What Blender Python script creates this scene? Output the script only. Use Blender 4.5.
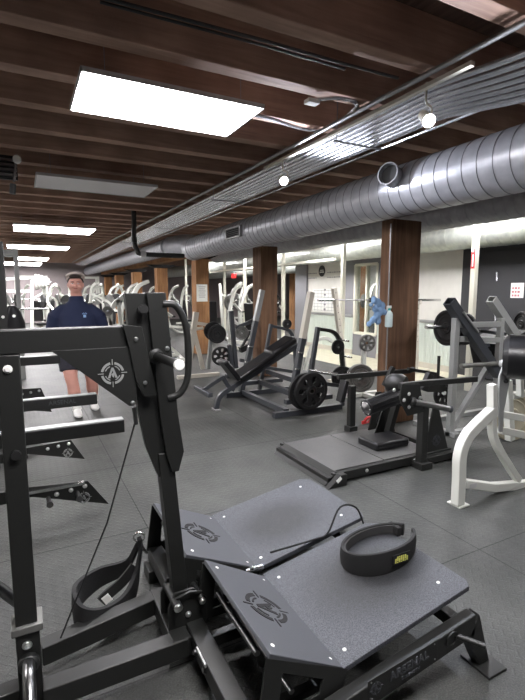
import bpy, bmesh, math, random
from math import sin, cos, tan, atan, radians as R, pi, hypot
from mathutils import Vector, Matrix, Euler
random.seed(7)
for o in list(bpy.data.objects): bpy.data.objects.remove(o)
scn = bpy.context.scene
col = scn.collection

# ---------------------------------------------------------------- camera
FPX, HZ, VPX, CH = 460.0, 292.0, 20.0, 1.55
PITCH = atan((350-HZ)/FPX); YAW = atan((262.5-VPX)/(FPX/cos(PITCH)))
cam_d = bpy.data.cameras.new('camera'); cam = bpy.data.objects.new('camera', cam_d); col.objects.link(cam)
cam_d.sensor_fit = 'VERTICAL'; cam_d.sensor_height = 36; cam_d.lens = FPX/700*36
cam_d.clip_start = 0.05; cam_d.clip_end = 200
cam.location = (0, 0, CH); cam.rotation_euler = (pi/2-PITCH, 0, -YAW)
scn.camera = cam
# ---------------------------------------------------------------- world, exposure
w = bpy.data.worlds.new('world'); scn.world = w; w.use_nodes = True
w.node_tree.nodes['Background'].inputs[0].default_value = (0.75, 0.85, 1, 1)
w.node_tree.nodes['Background'].inputs[1].default_value = 0.35
scn.view_settings.view_transform = 'Standard'; scn.view_settings.look = 'None'
scn.view_settings.gamma = 1; scn.view_settings.exposure = 2.12
PANEL_W = 11      # emission of a ceiling LED panel
# ---------------------------------------------------------------- pixel -> place
def _ray(px, py):
    u = (px-262.5)/FPX; v = (350-py)/FPX
    fx, fy = sin(YAW), cos(YAW); rx, ry = cos(YAW), -sin(YAW)
    f = Vector((fx*cos(PITCH), fy*cos(PITCH), -sin(PITCH))); up = Vector((fx*sin(PITCH), fy*sin(PITCH), cos(PITCH)))
    return f + u*Vector((rx, ry, 0)) + v*up
def ZP(px, py, z): r = _ray(px, py); t = (z-CH)/r.z; return Vector((r.x*t, r.y*t, z))
def XP(px, py, x): r = _ray(px, py); t = x/r.x; return Vector((x, r.y*t, CH+r.z*t))
def YP(px, py, y): r = _ray(px, py); t = y/r.y; return Vector((r.x*t, y, CH+r.z*t))

# ---------------------------------------------------------------- materials
def nodes(m): return m.node_tree.nodes, m.node_tree.links
def mat(name, c, rough=0.5, metal=0.0, bump=0.0, bscale=200, var=0.0, vscale=6, emit=None, spec=0.5, c2=None, stretch=None, alpha=None, trans=0):
    m = bpy.data.materials.new(name); m.use_nodes = True; N, L = nodes(m)
    b = N['Principled BSDF']; b.inputs['Roughness'].default_value = rough; b.inputs['Metallic'].default_value = metal
    b.inputs['Specular IOR Level'].default_value = spec
    b.inputs['Base Color'].default_value = (*c, 1)
    tc = N.new('ShaderNodeTexCoord'); mp = N.new('ShaderNodeMapping'); L.new(tc.outputs['Object'], mp.inputs[0])
    if stretch: mp.inputs['Scale'].default_value = stretch
    if var or c2:
        n = N.new('ShaderNodeTexNoise'); n.inputs['Scale'].default_value = vscale; n.inputs['Detail'].default_value = 6
        L.new(mp.outputs[0], n.inputs['Vector'])
        r = N.new('ShaderNodeValToRGB'); r.color_ramp.elements[0].position = .3; r.color_ramp.elements[1].position = .7
        a = c2 if c2 else tuple(x*(1-var) for x in c); bb = c if c2 else tuple(min(1, x*(1+var)) for x in c)
        r.color_ramp.elements[0].color = (*a, 1); r.color_ramp.elements[1].color = (*bb, 1)
        L.new(n.outputs['Fac'], r.inputs[0]); L.new(r.outputs[0], b.inputs['Base Color'])
    if bump:
        n2 = N.new('ShaderNodeTexNoise'); n2.inputs['Scale'].default_value = bscale; n2.inputs['Detail'].default_value = 3
        L.new(mp.outputs[0], n2.inputs['Vector'])
        bp = N.new('ShaderNodeBump'); bp.inputs['Strength'].default_value = bump; bp.inputs['Distance'].default_value = .003
        L.new(n2.outputs['Fac'], bp.inputs['Height']); L.new(bp.outputs[0], b.inputs['Normal'])
    if emit:
        b.inputs['Emission Color'].default_value = (*emit[0], 1); b.inputs['Emission Strength'].default_value = emit[1]
    if trans: b.inputs['Transmission Weight'].default_value = trans
    return m
M = {}
M['black'] = mat('black_powder_coat', (.0105, .011, .010), .45, spec=.5, bump=.15, bscale=350)
M['blackmatte'] = mat('black_matte_steel', (.005, .005, .005), .6)
M['rubber'] = mat('black_rubber', (.007, .007, .0075), .62, bump=.2, bscale=120)
M['vinyl'] = mat('black_vinyl', (.006, .006, .007), .34, bump=.1, bscale=90)
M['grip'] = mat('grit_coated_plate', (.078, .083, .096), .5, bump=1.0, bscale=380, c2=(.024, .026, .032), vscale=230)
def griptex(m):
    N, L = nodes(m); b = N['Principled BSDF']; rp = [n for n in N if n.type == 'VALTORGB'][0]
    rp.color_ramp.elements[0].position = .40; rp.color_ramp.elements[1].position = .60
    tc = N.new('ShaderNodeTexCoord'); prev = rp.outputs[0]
    for (cx, cy, rr) in ((1.22, 2.12, .30), (1.30, 1.48, .36)):   # scuffed dark patches where feet stand; near one also carries painted belt shadow
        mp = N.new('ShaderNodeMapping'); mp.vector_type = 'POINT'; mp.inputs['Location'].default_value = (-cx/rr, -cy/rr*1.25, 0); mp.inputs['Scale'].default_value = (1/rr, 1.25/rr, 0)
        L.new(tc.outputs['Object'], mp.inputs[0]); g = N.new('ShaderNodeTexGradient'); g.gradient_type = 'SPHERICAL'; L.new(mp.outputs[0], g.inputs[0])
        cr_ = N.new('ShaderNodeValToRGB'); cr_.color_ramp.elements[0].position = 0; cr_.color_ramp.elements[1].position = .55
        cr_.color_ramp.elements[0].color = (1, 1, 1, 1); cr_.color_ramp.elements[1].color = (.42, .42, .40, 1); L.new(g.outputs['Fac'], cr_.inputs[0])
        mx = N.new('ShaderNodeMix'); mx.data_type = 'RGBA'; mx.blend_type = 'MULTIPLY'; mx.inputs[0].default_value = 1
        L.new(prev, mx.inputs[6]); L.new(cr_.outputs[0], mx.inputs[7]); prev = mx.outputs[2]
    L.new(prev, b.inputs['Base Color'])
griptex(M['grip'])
M['ramp'] = mat('satin_dark_plate', (.055, .058, .065), .5, bump=.15, bscale=300)
M['bolt'] = mat('zinc_bolt', (.75, .76, .74), .3, 1.0)
M['chrome'] = mat('chrome', (.62, .63, .62), .22, 1.0)
M['darkchrome'] = mat('dark_steel', (.2, .2, .2), .3, 1.0)
M['endcap'] = mat('pale_end_cap', (.78, .78, .74), .4)
M['webbing'] = mat('black_webbing', (.008, .008, .008), .85, bump=.5, bscale=500)
M['foam'] = mat('foam_edge', (.03, .03, .03), .9, bump=.3, bscale=300)
M['tagwhite'] = mat('care_tag_white', (.7, .7, .66), .7)
M['yellow'] = mat('yellow_label', (.55, .55, .12), .6)
M['slate'] = mat('slate_powder_coat', (.040, .044, .051), .4, bump=.1, bscale=300)
M['silver'] = mat('silver_powder_coat', (.33, .34, .33), .4, .3, bump=.1, bscale=300)
M['cream'] = mat('cream_painted_steel', (.52, .49, .42), .45, bump=.1)
M['white'] = mat('white_powder_coat', (.60, .61, .56), .35, bump=.08, bscale=200)
M['post'] = mat('cream_post_paint', (.70, .69, .58), .5, bump=.1)
M['tan'] = mat('tan_bumper_rubber', (.40, .37, .27), .6, bump=.2, bscale=80, var=.15)
M['greyplate'] = mat('worn_iron', (.16, .16, .15), .45, .4, var=.3, vscale=12)
M['duct'] = mat('galvanised_duct', (.52, .53, .57), .36, .4, c2=(.40, .41, .45), vscale=9, bump=.1, bscale=40)
M['ductdark'] = mat('dull_galvanised_duct', (.40, .41, .43), .45, .3, c2=(.3, .3, .32), vscale=9)
M['ductpale'] = mat('pale_galvanised_duct', (.55, .58, .52), .4, .6, c2=(.42, .45, .42), vscale=12)
M['conduit'] = mat('conduit_steel', (.80, .82, .87), .27, .75)
M['seam'] = mat('duct_seam', (.22, .22, .24), .5, .3)
M['conduitdull'] = mat('dull_conduit', (.30, .30, .30), .4, .7)
M['iron'] = mat('black_iron_pipe', (.02, .02, .02), .5)
M['red'] = mat('red_plastic', (.55, .03, .03), .45)
M['paper'] = mat('paper', (.75, .76, .72), .8)
M['pink'] = mat('printed_pink', (.45, .18, .2), .8)
M['ink'] = mat('ink', (.03, .03, .03), .7)
M['navy'] = mat('navy_knit', (.010, .016, .05), .85, bump=.3, bscale=200)
M['shorts'] = mat('dark_shorts', (.02, .02, .03), .85)
M['skin'] = mat('skin', (.60, .30, .24), .5, var=.08, vscale=9)
M['hair'] = mat('dark_hair', (.025, .016, .012), .7)
M['lip'] = mat('lip', (.42, .14, .12), .5)
M['cap'] = mat('pale_cap', (.50, .44, .40), .8)
M['sock'] = mat('white_sock', (.75, .75, .72), .9)
M['sole'] = mat('shoe_white', (.72, .72, .70), .6)
M['eye'] = mat('eye_white', (.6, .58, .55), .3)
M['blue'] = mat('blue_cloth', (.22, .36, .58), .9, bump=.6, bscale=25)
M['bottle'] = mat('clear_plastic', (.62, .74, .74), .25)
M['teal'] = mat('teal_plastic', (.05, .40, .36), .4)
M['led'] = mat('lit_diffuser', (.9, .9, .9), .5, emit=((1, .97, .99), PANEL_W))
M['unlit'] = mat('unlit_diffuser', (.9, .88, .9), .6)
M['alu'] = mat('aluminium_frame', (.55, .55, .55), .5, .2)
M['spot'] = mat('lit_lamp_face', (1, 1, 1), .5, emit=((.82, .86, 1), 40))
M['palefloor'] = mat('pale_floor_paint', (.50, .48, .36), .5, var=.08)
def wood(name, c1, c2, axis=0, rough=.75, sc=5):
    m = bpy.data.materials.new(name); m.use_nodes = True; N, L = nodes(m); b = N['Principled BSDF']
    b.inputs['Roughness'].default_value = rough; b.inputs['Specular IOR Level'].default_value = .25
    tc = N.new('ShaderNodeTexCoord'); mp = N.new('ShaderNodeMapping'); L.new(tc.outputs['Object'], mp.inputs[0])
    s = [sc*5]*3; s[axis] = sc*.35; mp.inputs['Scale'].default_value = s
    n = N.new('ShaderNodeTexNoise'); n.inputs['Scale'].default_value = 1; n.inputs['Detail'].default_value = 8; n.inputs['Distortion'].default_value = .6
    L.new(mp.outputs[0], n.inputs['Vector'])
    r = N.new('ShaderNodeValToRGB'); r.color_ramp.elements[0].position = .32; r.color_ramp.elements[1].position = .68
    r.color_ramp.elements[0].color = (*c2, 1); r.color_ramp.elements[1].color = (*c1, 1)
    L.new(n.outputs['Fac'], r.inputs[0])
    n3 = N.new('ShaderNodeTexNoise'); n3.inputs['Scale'].default_value = 1.6; n3.inputs['Detail'].default_value = 4
    L.new(tc.outputs['Object'], n3.inputs['Vector'])
    mx = N.new('ShaderNodeMix'); mx.data_type = 'RGBA'; mx.blend_type = 'MULTIPLY'; mx.inputs[0].default_value = .55
    r3 = N.new('ShaderNodeValToRGB'); r3.color_ramp.elements[0].position = .35; r3.color_ramp.elements[1].position = .62
    r3.color_ramp.elements[0].color = (.38, .34, .34, 1); r3.color_ramp.elements[1].color = (1, 1, 1, 1)
    L.new(n3.outputs['Fac'], r3.inputs[0]); L.new(r.outputs[0], mx.inputs[6]); L.new(r3.outputs[0], mx.inputs[7])
    L.new(mx.outputs[2], b.inputs['Base Color'])
    bp = N.new('ShaderNodeBump'); bp.inputs['Strength'].default_value = .5; bp.inputs['Distance'].default_value = .006
    L.new(n.outputs['Fac'], bp.inputs['Height']); L.new(bp.outputs[0], b.inputs['Normal'])
    return m
M['joist'] = wood('joist_timber', (.54, .36, .27), (.37, .24, .185), 0)
M['deck'] = wood('deck_boards', (.20, .13, .10), (.12, .08, .065), 1)
M['column'] = wood('column_timber', (.21, .12, .070), (.12, .065, .038), 2, sc=4)
M['columnwarm'] = wood('orange_column_timber', (.42, .22, .10), (.28, .14, .06), 2)
def floor_mat():
    m = bpy.data.materials.new('rubber_mat_floor'); m.use_nodes = True; N, L = nodes(m); b = N['Principled BSDF']
    tc = N.new('ShaderNodeTexCoord'); mp = N.new('ShaderNodeMapping'); mp.inputs['Location'].default_value = (-.66, -.52, 0)
    L.new(tc.outputs['Object'], mp.inputs[0])
    br = N.new('ShaderNodeTexBrick'); br.offset = 0; br.inputs['Scale'].default_value = 1
    br.inputs['Brick Width'].default_value = 1.72; br.inputs['Row Height'].default_value = 1.19
    br.inputs['Mortar Size'].default_value = .004; br.inputs['Mortar Smooth'].default_value = .1; br.inputs['Bias'].default_value = 0
    br.inputs['Color1'].default_value = (.062, .064, .062, 1); br.inputs['Color2'].default_value = (.076, .078, .075, 1)
    br.inputs['Mortar'].default_value = (.012, .012, .012, 1)
    L.new(mp.outputs[0], br.inputs['Vector'])
    # scuffed dusty patches
    n = N.new('ShaderNodeTexNoise'); n.inputs['Scale'].default_value = 2.3; n.inputs['Detail'].default_value = 9; n.inputs['Roughness'].default_value = .65
    L.new(tc.outputs['Object'], n.inputs['Vector'])
    r = N.new('ShaderNodeValToRGB'); r.color_ramp.elements[0].position = .3; r.color_ramp.elements[1].position = .75
    r.color_ramp.elements[0].color = (.68, .68, .68, 1); r.color_ramp.elements[1].color = (1.3, 1.3, 1.26, 1)
    L.new(n.outputs['Fac'], r.inputs[0])
    mx = N.new('ShaderNodeMix'); mx.data_type = 'RGBA'; mx.blend_type = 'MULTIPLY'; mx.inputs[0].default_value = 1
    L.new(br.outputs['Color'], mx.inputs[6]); L.new(r.outputs[0], mx.inputs[7])
    # fine speckle
    n2 = N.new('ShaderNodeTexNoise'); n2.inputs['Scale'].default_value = 160; n2.inputs['Detail'].default_value = 2
    L.new(tc.outputs['Object'], n2.inputs['Vector'])
    r2 = N.new('ShaderNodeValToRGB'); r2.color_ramp.elements[0].position = .4; r2.color_ramp.elements[1].position = .7
    r2.color_ramp.elements[0].color = (.72, .72, .72, 1); r2.color_ramp.elements[1].color = (1.35, 1.35, 1.33, 1)
    L.new(n2.outputs['Fac'], r2.inputs[0])
    mx2 = N.new('ShaderNodeMix'); mx2.data_type = 'RGBA'; mx2.blend_type = 'MULTIPLY'; mx2.inputs[0].default_value = 1
    L.new(mx.outputs[2], mx2.inputs[6]); L.new(r2.outputs[0], mx2.inputs[7]); L.new(mx2.outputs[2], b.inputs['Base Color'])
    # tread pattern: small raised lozenges, two directions
    mp2 = N.new('ShaderNodeMapping'); mp2.inputs['Rotation'].default_value = (0, 0, R(45)); mp2.inputs['Scale'].default_value = (26, 26, 26)
    L.new(tc.outputs['Object'], mp2.inputs[0])
    ck = N.new('ShaderNodeTexChecker'); ck.inputs['Scale'].default_value = 1; L.new(mp2.outputs[0], ck.inputs['Vector'])
    def lines(wv):
        w_ = N.new('ShaderNodeTexWave'); w_.bands_direction = wv; w_.inputs['Scale'].default_value = .318; L.new(mp2.outputs[0], w_.inputs['Vector']); return w_
    wa, wb = lines('X'), lines('Y')
    mm = N.new('ShaderNodeMix'); mm.data_type = 'FLOAT'; L.new(ck.outputs['Fac'], mm.inputs[0]); L.new(wa.outputs['Fac'], mm.inputs[2]); L.new(wb.outputs['Fac'], mm.inputs[3])
    pw = N.new('ShaderNodeMath'); pw.operation = 'POWER'; pw.inputs[1].default_value = 6; L.new(mm.outputs[0], pw.inputs[0])
    ad = N.new('ShaderNodeMath'); ad.operation = 'MULTIPLY_ADD'; ad.inputs[1].default_value = .5; L.new(n2.outputs['Fac'], ad.inputs[0]); L.new(pw.outputs[0], ad.inputs[2])
    sb = N.new('ShaderNodeMath'); sb.operation = 'MULTIPLY_ADD'; sb.inputs[1].default_value = -3; L.new(br.outputs['Fac'], sb.inputs[0]); L.new(ad.outputs[0], sb.inputs[2])
    bp = N.new('ShaderNodeBump'); bp.inputs['Strength'].default_value = .45; bp.inputs['Distance'].default_value = .003
    L.new(sb.outputs[0], bp.inputs['Height']); L.new(bp.outputs[0], b.inputs['Normal'])
    b.inputs['Roughness'].default_value = .55; b.inputs['Specular IOR Level'].default_value = .32
    return m
M['floor'] = floor_mat()
M['tread'] = mat('tread_rubber', (.085, .085, .082), .5, bump=.8, bscale=150, var=.2, vscale=3)
M['wallwhite'] = mat('cream_white_paint', (.66, .65, .60), .7, bump=.1, bscale=30, var=.04)
M['wallgrey'] = mat('grey_paint', (.22, .22, .235), .7)
M['walldark'] = mat('charcoal_paint', (.032, .033, .036), .6)
M['backwall'] = mat('back_wall_paint', (.22, .19, .19), .8)
def wains():
    m = mat('corrugated_pale_sheet', (.60, .66, .60), .35, .1); N, L = nodes(m); b = N['Principled BSDF']
    tc = N.new('ShaderNodeTexCoord'); wv = N.new('ShaderNodeTexWave'); wv.bands_direction = 'Y'; wv.inputs['Scale'].default_value = 4
    L.new(tc.outputs['Object'], wv.inputs['Vector']); bp = N.new('ShaderNodeBump'); bp.inputs['Strength'].default_value = .6; bp.inputs['Distance'].default_value = .01
    L.new(wv.outputs['Fac'], bp.inputs['Height']); L.new(bp.outputs[0], b.inputs['Normal']); return m
M['wains'] = wains()
M['glass'] = mat('window_glass', (.9, .95, .93), .05, trans=1.0)

# ---------------------------------------------------------------- mesh builder
class MB:
    def __init__(s): s.v = []; s.f = []
    def add(s, vs, fs):
        n = len(s.v); s.v += [Vector(v) for v in vs]; s.f += [tuple(i+n for i in f) for f in fs]; return s
    def box(s, c, d, rot=None):
        c = Vector(c); h = Vector(d)/2; m = rot if rot else Matrix.Identity(3)
        vs = [c + m @ Vector((sx*h.x, sy*h.y, sz*h.z)) for sz in (-1, 1) for sx, sy in ((-1, -1), (1, -1), (1, 1), (-1, 1))]
        return s.add(vs, [(3, 2, 1, 0), (4, 5, 6, 7), (0, 1, 5, 4), (1, 2, 6, 5), (2, 3, 7, 6), (3, 0, 4, 7)])
    def span(s, a, b):
        a, b = Vector(a), Vector(b); return s.box((a+b)/2, [abs(x) for x in (b-a)])
    def beam(s, a, b, wd, ht, up=(0, 0, 1)):
        a, b = Vector(a), Vector(b); z = (b-a); ln = z.length; z.normalize(); u = Vector(up)
        if abs(z.dot(u)) > .98: u = Vector((0, 1, 0))
        x = z.cross(u).normalized(); y = x.cross(z).normalized()
        return s.box((a+b)/2, (wd, ht, ln), Matrix((x, y, z)).transposed())
    def sweep(s, pts, prof, closed=False, up=(0, 0, 1), caps=True, scales=None):
        pts = [Vector(p) for p in pts]; n = len(pts); k = len(prof); vs = []; u = Vector(up)
        px_ = None
        for i, p in enumerate(pts):
            if closed: t = pts[(i+1) % n]-pts[i-1]
            else: t = pts[min(i+1, n-1)]-pts[max(i-1, 0)]
            t.normalize()
            if px_ is None:
                if abs(t.dot(u)) > .95: u = Vector((0, 1, 0)) if abs(t.y) < .9 else Vector((1, 0, 0))
                x = t.cross(u).normalized()
            else:
                x = (px_ - t*px_.dot(t)).normalized()
            px_ = x; y = x.cross(t)
            sc = scales[i] if scales else 1
            for q in prof: vs.append(p + x*q[0]*sc + y*q[1]*sc)
        fs = []
        for i in range(n if closed else n-1):
            for j in range(k):
                a = i*k+j; b = i*k+(j+1) % k; c = ((i+1) % n)*k+(j+1) % k; d = ((i+1) % n)*k+j
                fs.append((a, b, c, d))
        if not closed and caps: fs += [tuple(range(k))[::-1], tuple((n-1)*k+j for j in range(k))]
        return s.add(vs, fs)
    def tube(s, pts, r, k=12, closed=False, caps=True, radii=None):
        pr = [(cos(2*pi*j/k)*r, sin(2*pi*j/k)*r) for j in range(k)]
        return s.sweep(pts, pr, closed, caps=caps, scales=radii)
    def rect(s, pts, wd, ht, up=(0, 0, 1)):
        return s.sweep(pts, [(-wd/2, -ht/2), (wd/2, -ht/2), (wd/2, ht/2), (-wd/2, ht/2)], up=up)
    def lathe(s, o, ax, prof, k=32, closed=False):   # prof: (radius, height along the axis)
        o = Vector(o); z = Vector(ax).normalized(); u = Vector((0, 0, 1)) if abs(z.z) < .9 else Vector((1, 0, 0))
        x = z.cross(u).normalized(); y = z.cross(x); vs = []; fs = []
        for r_, h in prof:
            for j in range(k):
                a = 2*pi*j/k; vs.append(o + z*h + (x*cos(a)+y*sin(a))*max(r_, 1e-4))
        n = len(prof)
        for i in range(n if closed else n-1):
            for j in range(k): fs.append((i*k+j, i*k+(j+1) % k, ((i+1) % n)*k+(j+1) % k, ((i+1) % n)*k+j))
        if not closed: fs += [tuple(range(k))[::-1], tuple((n-1)*k+j for j in range(k))]
        return s.add(vs, fs)
    def cyl(s, a, b, r, k=20):
        a, b = Vector(a), Vector(b); return s.lathe(a, b-a, [(r, 0), (r, (b-a).length)], k)
    def ring(s, o, ax, ri, ro, th, k=36, a0=0, a1=2*pi):
        return s.lathe(o, ax, [(ri, -th/2), (ro, -th/2), (ro, th/2), (ri, th/2)], k, True)
    def arc(s, o, x, y, ri, ro, th, a0, a1, k=10):   # part of a ring in the x,y plane
        o, x, y = Vector(o), Vector(x).normalized(), Vector(y).normalized(); z = x.cross(y); vs = []; fs = []
        for i in range(k+1):
            a = a0+(a1-a0)*i/k; d = x*cos(a)+y*sin(a)
            vs += [o+d*ri-z*th/2, o+d*ro-z*th/2, o+d*ro+z*th/2, o+d*ri+z*th/2]
        for i in range(k):
            for j in range(4): fs.append((i*4+j, i*4+(j+1) % 4, (i+1)*4+(j+1) % 4, (i+1)*4+j))
        fs += [(3, 2, 1, 0), (k*4, k*4+1, k*4+2, k*4+3)]; return s.add(vs, fs)
    def prism(s, pts, off):                     # polygon pts (3D) extruded by off
        pts = [Vector(p) for p in pts]; off = Vector(off); n = len(pts)
        return s.add(pts+[p+off for p in pts], [tuple(range(n))[::-1], tuple(range(n, 2*n))] + [(i, (i+1) % n, n+(i+1) % n, n+i) for i in range(n)])
    def ball(s, c, r, k=16, rot=None):
        c = Vector(c); r = Vector(r) if hasattr(r, '__len__') else Vector((r, r, r)); vs = []; fs = []; h = k//2
        m = rot if rot else Matrix.Identity(3)
        for i in range(1, h):
            t = pi*i/h
            for j in range(k):
                a = 2*pi*j/k; vs.append(c + m @ Vector((r.x*sin(t)*cos(a), r.y*sin(t)*sin(a), r.z*cos(t))))
        vs += [c + m @ Vector((0, 0, r.z)), c - m @ Vector((0, 0, r.z))]; nT = (h-1)*k
        for i in range(h-2):
            for j in range(k): fs.append((i*k+j, (i+1)*k+j, (i+1)*k+(j+1) % k, i*k+(j+1) % k))
        for j in range(k): fs += [(nT, j, (j+1) % k), (nT+1, (h-2)*k+(j+1) % k, (h-2)*k+j)]
        return s.add(vs, fs)
    def hull(s, rings, caps=True):              # equal-length loops joined up
        k = len(rings[0]); vs = [v for r_ in rings for v in r_]; fs = []
        for i in range(len(rings)-1):
            for j in range(k): fs.append((i*k+j, i*k+(j+1) % k, (i+1)*k+(j+1) % k, (i+1)*k+j))
        if caps: fs += [tuple(range(k))[::-1], tuple((len(rings)-1)*k+j for j in range(k))]
        return s.add(vs, fs)
    def build(s, name, m, parent=None, bev=0, smooth=True, origin=None, label=None, remesh=0, solid=0):
        me = bpy.data.meshes.new(name); me.from_pydata([tuple(v) for v in s.v], [], s.f); me.validate()
        b = bmesh.new(); b.from_mesh(me); bmesh.ops.recalc_face_normals(b, faces=b.faces); b.to_mesh(me); b.free()
        if smooth:
            for p in me.polygons: p.use_smooth = True
            me.set_sharp_from_angle(angle=R(38))
        me.materials.append(M[m] if isinstance(m, str) else m)
        o = bpy.data.objects.new(name, me); col.objects.link(o)
        if origin is not None:
            og = Vector(origin); me.transform(Matrix.Translation(-og)); o.location = og
        if parent:
            o.parent = parent
            q = parent; L0 = Vector(parent.location)
            while q.parent: q = q.parent
            o.matrix_parent_inverse = Matrix.Translation(-L0) if parent.type == 'EMPTY' else Matrix.Identity(4)
        if solid:
            md = o.modifiers.new('solid', 'SOLIDIFY'); md.thickness = solid; md.offset = 0
        if bev:
            md = o.modifiers.new('bevel', 'BEVEL'); md.width = bev; md.segments = 2; md.limit_method = 'ANGLE'; md.angle_limit = R(40)
            md.harden_normals = False
        if remesh:
            md = o.modifiers.new('remesh', 'REMESH'); md.mode = 'VOXEL'; md.voxel_size = remesh; md.use_smooth_shade = True
            sm = o.modifiers.new('smooth', 'SMOOTH'); sm.factor = .5; sm.iterations = 3
        if label: o['label'] = label
        return o
def tag(o, label, cat, group=None):
    o['label'] = label; o['category'] = cat
    if group: o['group'] = group
    return o
def thing(name, loc, label, cat, group=None):
    o = bpy.data.objects.new(name, None); col.objects.link(o); o.location = loc; o.empty_display_size = .1
    return tag(o, label, cat, group)
def struct(name, mb, m, **k):
    o = mb.build(name, m, **k); o['kind'] = 'structure'; return o
def dup(root, delta, label, rotz=0, group=None):
    r = root.copy(); col.objects.link(r); r.location = Vector(root.location)+Vector(delta); r.rotation_euler = (0, 0, rotz); r['label'] = label
    if group: r['group'] = group
    def rec(src, dst):
        for ch in [c for c in src.children]:
            mi = ch.matrix_parent_inverse.copy(); d = ch.copy(); col.objects.link(d); d.parent = dst; d.matrix_parent_inverse = mi; rec(ch, d)
    rec(root, r); return r
def bez(pts, n=8):                              # smooth polyline through points (Catmull-Rom)
    P_ = [Vector(p) for p in pts]; P_ = [P_[0]*2-P_[1]]+P_+[P_[-1]*2-P_[-2]]; out = []
    for i in range(1, len(P_)-2):
        for t in range(n):
            t_ = t/n; a, b, c, d = P_[i-1:i+3]
            out.append(.5*((2*b)+(c-a)*t_+(2*a-5*b+4*c-d)*t_**2+(3*b-a-3*c+d)*t_**3))
    out.append(P_[-2]); return out
def textmesh(name, body, size, m, origin, x, y, parent=None, depth=.001, bold=0):
    cu = bpy.data.curves.new(name, 'FONT'); cu.body = body; cu.size = size; cu.extrude = depth; cu.align_x = 'CENTER'; cu.align_y = 'CENTER'; cu.offset = bold
    t = bpy.data.objects.new(name+'_tmp', cu); col.objects.link(t)
    me = bpy.data.meshes.new_from_object(t.evaluated_get(bpy.context.evaluated_depsgraph_get())); bpy.data.objects.remove(t)
    x, y = Vector(x).normalized(), Vector(y).normalized(); z = x.cross(y)
    mt = Matrix((x, y, z)).transposed().to_4x4(); mt.translation = Vector(origin); me.transform(mt)
    me.materials.clear(); me.materials.append(M[m]); me.name = name
    o = bpy.data.objects.new(name, me); col.objects.link(o)
    if parent:
        o.parent = parent
        if parent.type == 'EMPTY': o.matrix_parent_inverse = Matrix.Translation(-Vector(parent.location))
    return o
def bolt(c, ax, parent, r=.011, m='bolt'):
    c, ax = Vector(c), Vector(ax).normalized()
    return MB().lathe(c, ax, [(r*1.35, 0), (r*1.35, .0025), (r, .003), (r, .008), (r*.7, .011)], 12).build('bolt', m, parent)
def emblem(c, x, y, s, parent, m, d=.0025):      # ringed target mark with a peaked letter in the middle
    c, x, y = Vector(c), Vector(x).normalized(), Vector(y).normalized(); b = MB(); n = x.cross(y)
    for a in (.2, 1.77, 3.34, 4.91): b.arc(c, x, y, s*.80, s, d, a, a+1.17)
    for a in (.35, 1.92, 3.49, 5.06): b.arc(c, x, y, s*.60, s*.68, d, a, a+.87)
    for sx, sy in ((1, 0), (-1, 0), (0, 1), (0, -1)):
        p = c+x*sx*s*1.0+y*sy*s*1.0; b.box(p, (s*.5, s*.07, d) if sx else (s*.07, s*.5, d), Matrix((x, y, n)).transposed())
    def poly(pp): b.prism([c+x*q[0]*s+y*q[1]*s-n*d/2 for q in pp], n*d)
    poly([(-.42, -.42), (-.22, -.42), (.06, .5), (-.08, .5)]); poly([(.42, -.42), (.22, -.42), (-.02, .3), (.08, .5)])
    poly([(-.1, -.1), (.12, .1), (.1, -.42), (-.02, -.3)])
    return b.build('emblem', m, parent, smooth=False)

# ================================================================ STRUCTURE
struct('floor', MB().span((-5, -4, -.1), (16, 26, 0)), 'floor', smooth=False)
struct('floor_pale_strip', MB().span((5.95, 5.6, 0), (7.28, 12.5, .004)), 'palefloor', smooth=False)
struct('ceiling', MB().span((-5, -4, 3.30), (16, 26, 3.4)), 'deck', smooth=False)
struct('wall_back', MB().span((-5, 26, 0), (16, 26.2, 3.4)), 'backwall')
struct('wall_left', MB().span((-5.2, -4, 0), (-5, 26, 3.4)), 'wallwhite')
struct('wall_front', MB().span((-5, -4.2, 0), (16, -4, 3.4)), 'wallgrey')
struct('wall_far_right', MB().span((16, -4, 0), (16.2, 26, 3.4)), 'wallwhite')
# right wall, its dark, white and grey stretches, with an opening onto the next room
WX = 7.3
struct('wall_right', MB().span((WX, -4, 0), (WX+.12, 5.95, 3.3)), 'walldark')
struct('wall_right_cream', MB().span((WX, 5.95, 0), (WX+.12, 8.05, 3.3)), 'wallwhite')
g = MB().span((WX, 8.05, 0), (WX+.12, 8.25, 3.3)).span((WX, 8.25, 2.2), (WX+.12, 9.05, 3.3)).span((WX, 8.25, 0), (WX+.12, 9.05, .55)).span((WX, 9.05, 0), (WX+.12, 9.6, 3.3))
struct('wall_right_grey', g, 'wallgrey')
struct('wall_right_notice', MB().span((WX, 9.6, 0), (WX+.12, 11.15, 3.3)), 'wallwhite')
struct('wall_right_end', MB().span((WX-.06, 11.15, 0), (WX+.16, 11.75, 3.3)), 'wallgrey')
struct('trim_1', MB().span((WX-.03, 5.98, .93), (WX, 8.2, .99)).span((WX-.03, 9.1, .93), (WX, 11.15, .99)), 'silver', bev=.005)
wn = MB()
for a, b_ in ((5.98, 8.2), (9.1, 11.14)):
    y = a
    while y < b_-.04: wn.lathe((WX-.004, y+.03, .12), (0, 0, 1), [(.018, 0), (.018, .8)], 8); y += .075
    wn.span((WX-.012, a, .12), (WX, b_, .92))
struct('trim_2', wn, 'wains')
struct('baseboard_right', MB().span((WX-.03, 5.98, 0), (WX, 8.2, .12)).span((WX-.03, 9.1, 0), (WX, 11.15, .12)), 'cream')
fr = MB()
for y0 in (8.25, 9.05): fr.span((WX-.02, y0-.03, .55), (WX+.14, y0+.03, 2.2))
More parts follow.
